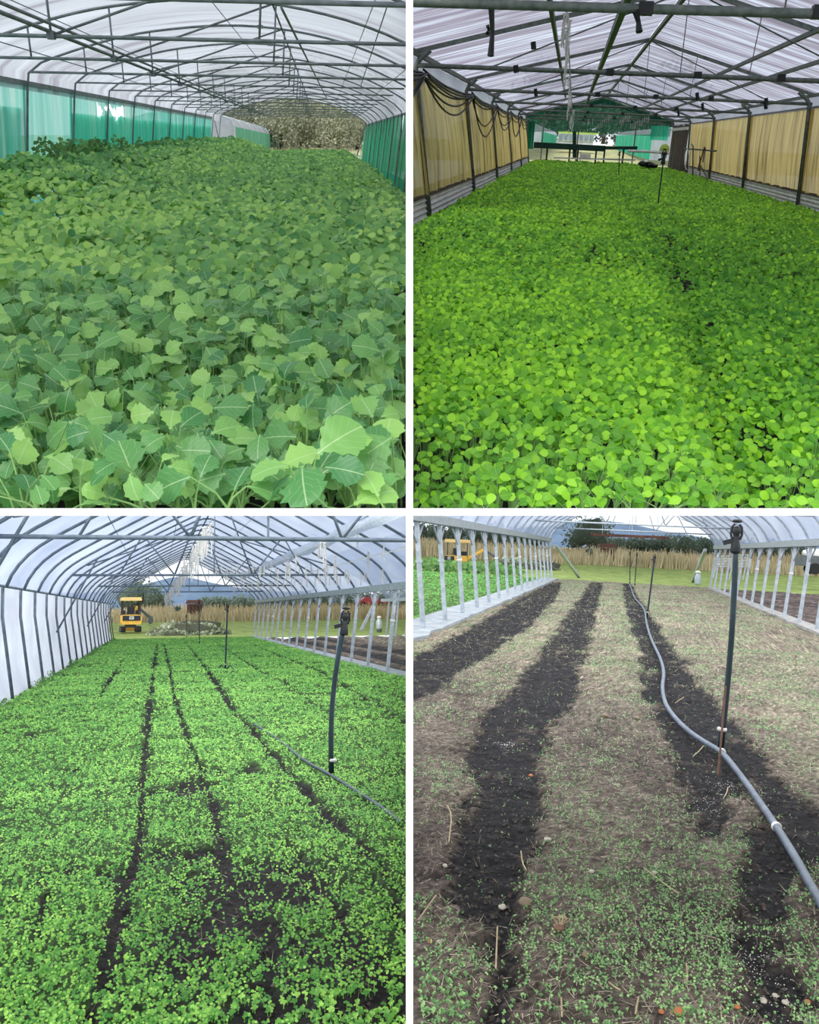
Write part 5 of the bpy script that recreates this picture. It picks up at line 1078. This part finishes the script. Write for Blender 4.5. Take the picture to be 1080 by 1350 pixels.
p = LL.at_y(489, 792, 120); r = thing('red_car', 'tiny red vehicle beyond the field, far right of the lower left view', 'car', LL, (p[0], 120, p[2]-.6)); mk('car_body', MB().add([(p[0]+x_*1.0, 120+d, p[2]-.35+z_) for d in (-.8, .8) for x_, z_ in ((-2, -.1), (2, -.1), (2, .35), (1.2, .4), (.7, .85), (-.9, .85), (-1.5, .4), (-2, .35))], [tuple(range(8)), tuple(range(15, 7, -1))]+[(k, 8+k, 8+(k+1) % 8, (k+1) % 8) for k in range(8)]), 'redp', LL, r)
for s in (-1.2, 1.2): mk('wheel', MB().lathe((p[0]+s, 119.2, p[2]-.45), [(.05, -.1), (.32, -.1), (.32, .1), (.05, .1)], 12, (0, 1, 0)), 'rubber', LL, r)
# ---- string loops hanging in the lower left house
def ll2(a, b): return (270+a/4, 670+b/4)
for k in range(58):
    q = (k/57); p0 = LL.at_y(281, 684, 17); p1 = LL.at_y(218, 788, 48); p = p0+(p1-p0)*q**1.5+np.array([g5.normal(0, .05), 0, g5.normal(0, .05)]); hang(LL, p, k, 1.25+.2*g5.uniform(), 'pale string loop in the dense row under the ridge, lower left', 'string loops under the ridge, lower left')
mk('ridge_wire', MB().tube([tuple(LL.at_y(281, 682, 17)), tuple(LL.at_y(218, 786, 48))], .01, 4), 'clip', LL, label='pale wire carrying the dense row of loops under the ridge, lower left', cat='wire')
big = [(1030, 200), (1045, 160), (1025, 230), (970, 290), (920, 300), (945, 210), (865, 240), (805, 160), (812, 110), (630, 210), (600, 230), (612, 190), (690, 280), (560, 320), (480, 270), (440, 290), (450, 330), (805, 330), (860, 370), (700, 370), (640, 310), (430, 310), (470, 60), (465, 100), (1055, 90), (935, 340)]
for k, (a, b_) in enumerate(big):
    px, py = ll2(a, b_-25); p = LL.at_z(px, py, 1.22+.1*(k % 4)); hang(LL, p, k+2, 1.15, 'pale string loop hanging below the right roof slope, lower left', 'string loops below the right roof slope, lower left')
for row, (a0, b0_, a1, b1_, nn) in enumerate(((1040, 345, 130, 415, 46), (760, 330, 60, 330, 26), (360, 300, 20, 345, 12))):
    for k in range(nn):
        q = k/(nn-1); px, py = ll2(a0+(a1-a0)*q+g5.normal(0, 6), b0_+(b1_-b0_)*q+g5.normal(0, 10)-15); p = LL.at_z(px, py, .95+.25*row+g5.normal(0, .02)); p = p if 8 < p[1] < 52 else LL.at_y(px, py, float(g5.uniform(24, 48)))
        hang(LL, p, k, .8, 'pale string loop hanging below the right roof slope, lower left', 'string loops below the right roof slope, lower left')
for x_, z_ in ((3.0, 1.28), (3.9, 1.0), (4.6, 1.2)): mk('trellis_wire', MB().tube([(x_, 9, z_), (x_, 52, z_)], .005, 4), 'clip', LL, ht)
n = 2600; Y_ = g5.uniform(12, 53, n); cl = np.clip(.4+fbm(Y_, 0*Y_, .5, 61), 0, 1); X_ = -2.36+g5.uniform(-.02, .16, n); P = np.column_stack([X_, Y_, gL+.02+g5.uniform(0, .26, n)**1.3*cl]); Nn, A_ = leaf_dirs(n, .6, .8, .6, g5); S = g5.uniform(.02, .055, n)
k = keep_in(LL, P, S); V, T, t = scatter(DIAMOND, P[k], S[k], A_[k], Nn[k], g5.uniform(.1, .8, k.sum())); bulk('wall_weeds', V, T, 'weed_s', LL, None, t, kind='stuff', label='low green weeds along the foot of the white film wall, lower left', cat='weeds')
# ---- stones, twigs and tufts on the lower right soil
def stone(px, py, rpx, mat, label, flat=.6):
    p = on(LR, px, py); rr = rpx/1215*p[1]; z = gL+float(lr_h(np.array([p[0]]), np.array([p[1]]))[0]); mk('stone', MB().lump((p[0], p[1], z+rr*flat*.6), (rr, rr*1.2, rr*flat), int(px), .15), mat, LR, smooth=True, label=label, cat='stone')
for px, py, rp, m_, lab in ((663, 1187, 5.5, 'stone', 'white pebble on the black soil near a clump of seedlings, lower right'), (692, 1194, 9, 'stone_b', 'largest flat brown stone beside the black soil, lower right'), (722, 1108, 5, 'stone', 'pale round pebble at the edge of the black band, lower right'), (587, 1142, 3.5, 'stone', 'small white pebble on black soil near the left edge, lower right'),
                            (579, 1240, 4, 'stone', 'pinkish white pebble at the left, lower right'), (567, 1243, 4, 'stone_r', 'terracotta chip beside the pinkish pebble, lower right'), (895, 1336, 8, 'stone_r', 'orange clod at the bottom edge, lower right'), (872, 1338, 4, 'stone_r', 'small orange chip left of the orange clod, lower right'),
                            (972, 1336, 4.5, 'stone_r', 'tan pebble at the bottom edge left of the white pebbles, lower right'), (1007, 1313, 5, 'stone', 'leftmost of three white pebbles at the bottom right'), (1022, 1307, 4, 'stone', 'middle of three white pebbles at the bottom right'), (1036, 1315, 4.5, 'stone', 'rightmost of three white pebbles at the bottom right'),
                            (1065, 1318, 4.5, 'stone_r', 'reddish pebble at the right edge, lower right'), (780, 1152, 4, 'stone', 'pale pebble among straw at the centre, lower right'), (598, 1268, 4, 'stone_b', 'light brown pebble on the left soil, lower right'), (863, 1152, 3.5, 'stone', 'grey pebble right of centre, lower right'), (772, 1270, 6, 'stone_b', 'grey-brown stone near the lower centre, lower right'),
                            (840, 950, 4, 'stone_b', 'brown clod on the pale strip, lower right'), (798, 948, 5, 'stone_b', 'reddish clod on the pale strip left of the hose, lower right'), (700, 1020, 3, 'stone_r', 'small rust chip near the black band, lower right')): stone(px, py, rp, m_, lab)
for k, (pts, lab) in enumerate((([(656, 1222), (655, 1248), (654, 1276)], 'straight pale stalk lying on the black soil, lower right'), ([(687, 1122), (689, 1138), (694, 1147)], 'curved pale twig right of the black soil, lower right'), ([(590, 1062), (596, 1075), (592, 1110)], 'bent pale twig at the upper left of the near soil, lower right'), ([(850, 1145), (880, 1168), (895, 1178)], 'long thin twig right of centre, lower right'),
                                ([(575, 1180), (562, 1198), (552, 1212)], 'slanting pale stalk at the left edge, lower right'), ([(803, 1295), (812, 1302), (818, 1305)], 'short white stick near the bottom, lower right'), ([(838, 1336), (840, 1325), (842, 1315)], 'short upright pale stick at the bottom edge, lower right'), ([(890, 927), (897, 922), (902, 919)], 'white twig left of the hose bend, lower right'), ([(914, 997), (922, 990), (928, 983)], 'crooked white twig under the hose, lower right'), ([(954, 1052), (958, 1046), (960, 1038)], 'white twig in the powdered patch, lower right'),
                                ([(905, 1270), (907, 1285), (905, 1300)], 'pale stalk in seedlings at lower right centre'), ([(740, 1315), (741, 1330), (741, 1340)], 'upright straw at the bottom centre, lower right'))):
    mk('twig', MB().tube(smooth3([on(LR, a, b_, .02) for a, b_ in pts], 1), .0032, 5), 'stick', LR, label=lab, cat='twig')
p = Vector(on(LR, 737, 1228)); r = thing('grass_tuft', 'dry pulled grass tuft with pale roots lying on the soil, lower right', 'grass tuft', LR, tuple(p)); mk('root_ball', MB().lump(tuple(p+Vector((0, 0, .015))), (.024, .03, .016), 2, .3), 'rod', LR, r, smooth=True)
tf = MB(); [tf.tube([tuple(p+Vector((0, 0, .02))), tuple(p+Vector((g5.normal(0, .02), .01, .05))), tuple(p+Vector((g5.normal(0, .02), .02+g5.normal(0, .015), .05)))], .0014, 3) for _ in range(14)]; mk('blades', tf, 'stick', LR, r, kind='stuff')
n = 900; cx = [(958, 1030, .10), (935, 1052, .10), (1000, 1260, .07), (668, 976, .05), (1010, 1315, .10), (980, 1040, .08)]; PP = []
for px, py, sd in cx: p = on(LR, px, py); PP.append(np.column_stack([p[0]+g4.normal(0, sd, n//6), p[1]+g4.normal(0, sd*1.6, n//6), np.zeros(n//6)]))
P = np.concatenate(PP); P[:, 2] = gL+lr_h(P[:, 0], P[:, 1])+.006; n = len(P); Nn, A_ = leaf_dirs(n, 1, .5, .3, g4); V, T, t = scatter(HEX, P, g4.uniform(.0015, .006, n), A_, Nn, g4.uniform(0, 1, n)); bulk('white_powder', V, T, 'lime', LR, None, t, kind='stuff', label='white powder flecks on the soil near the hose, lower right', cat='powder')
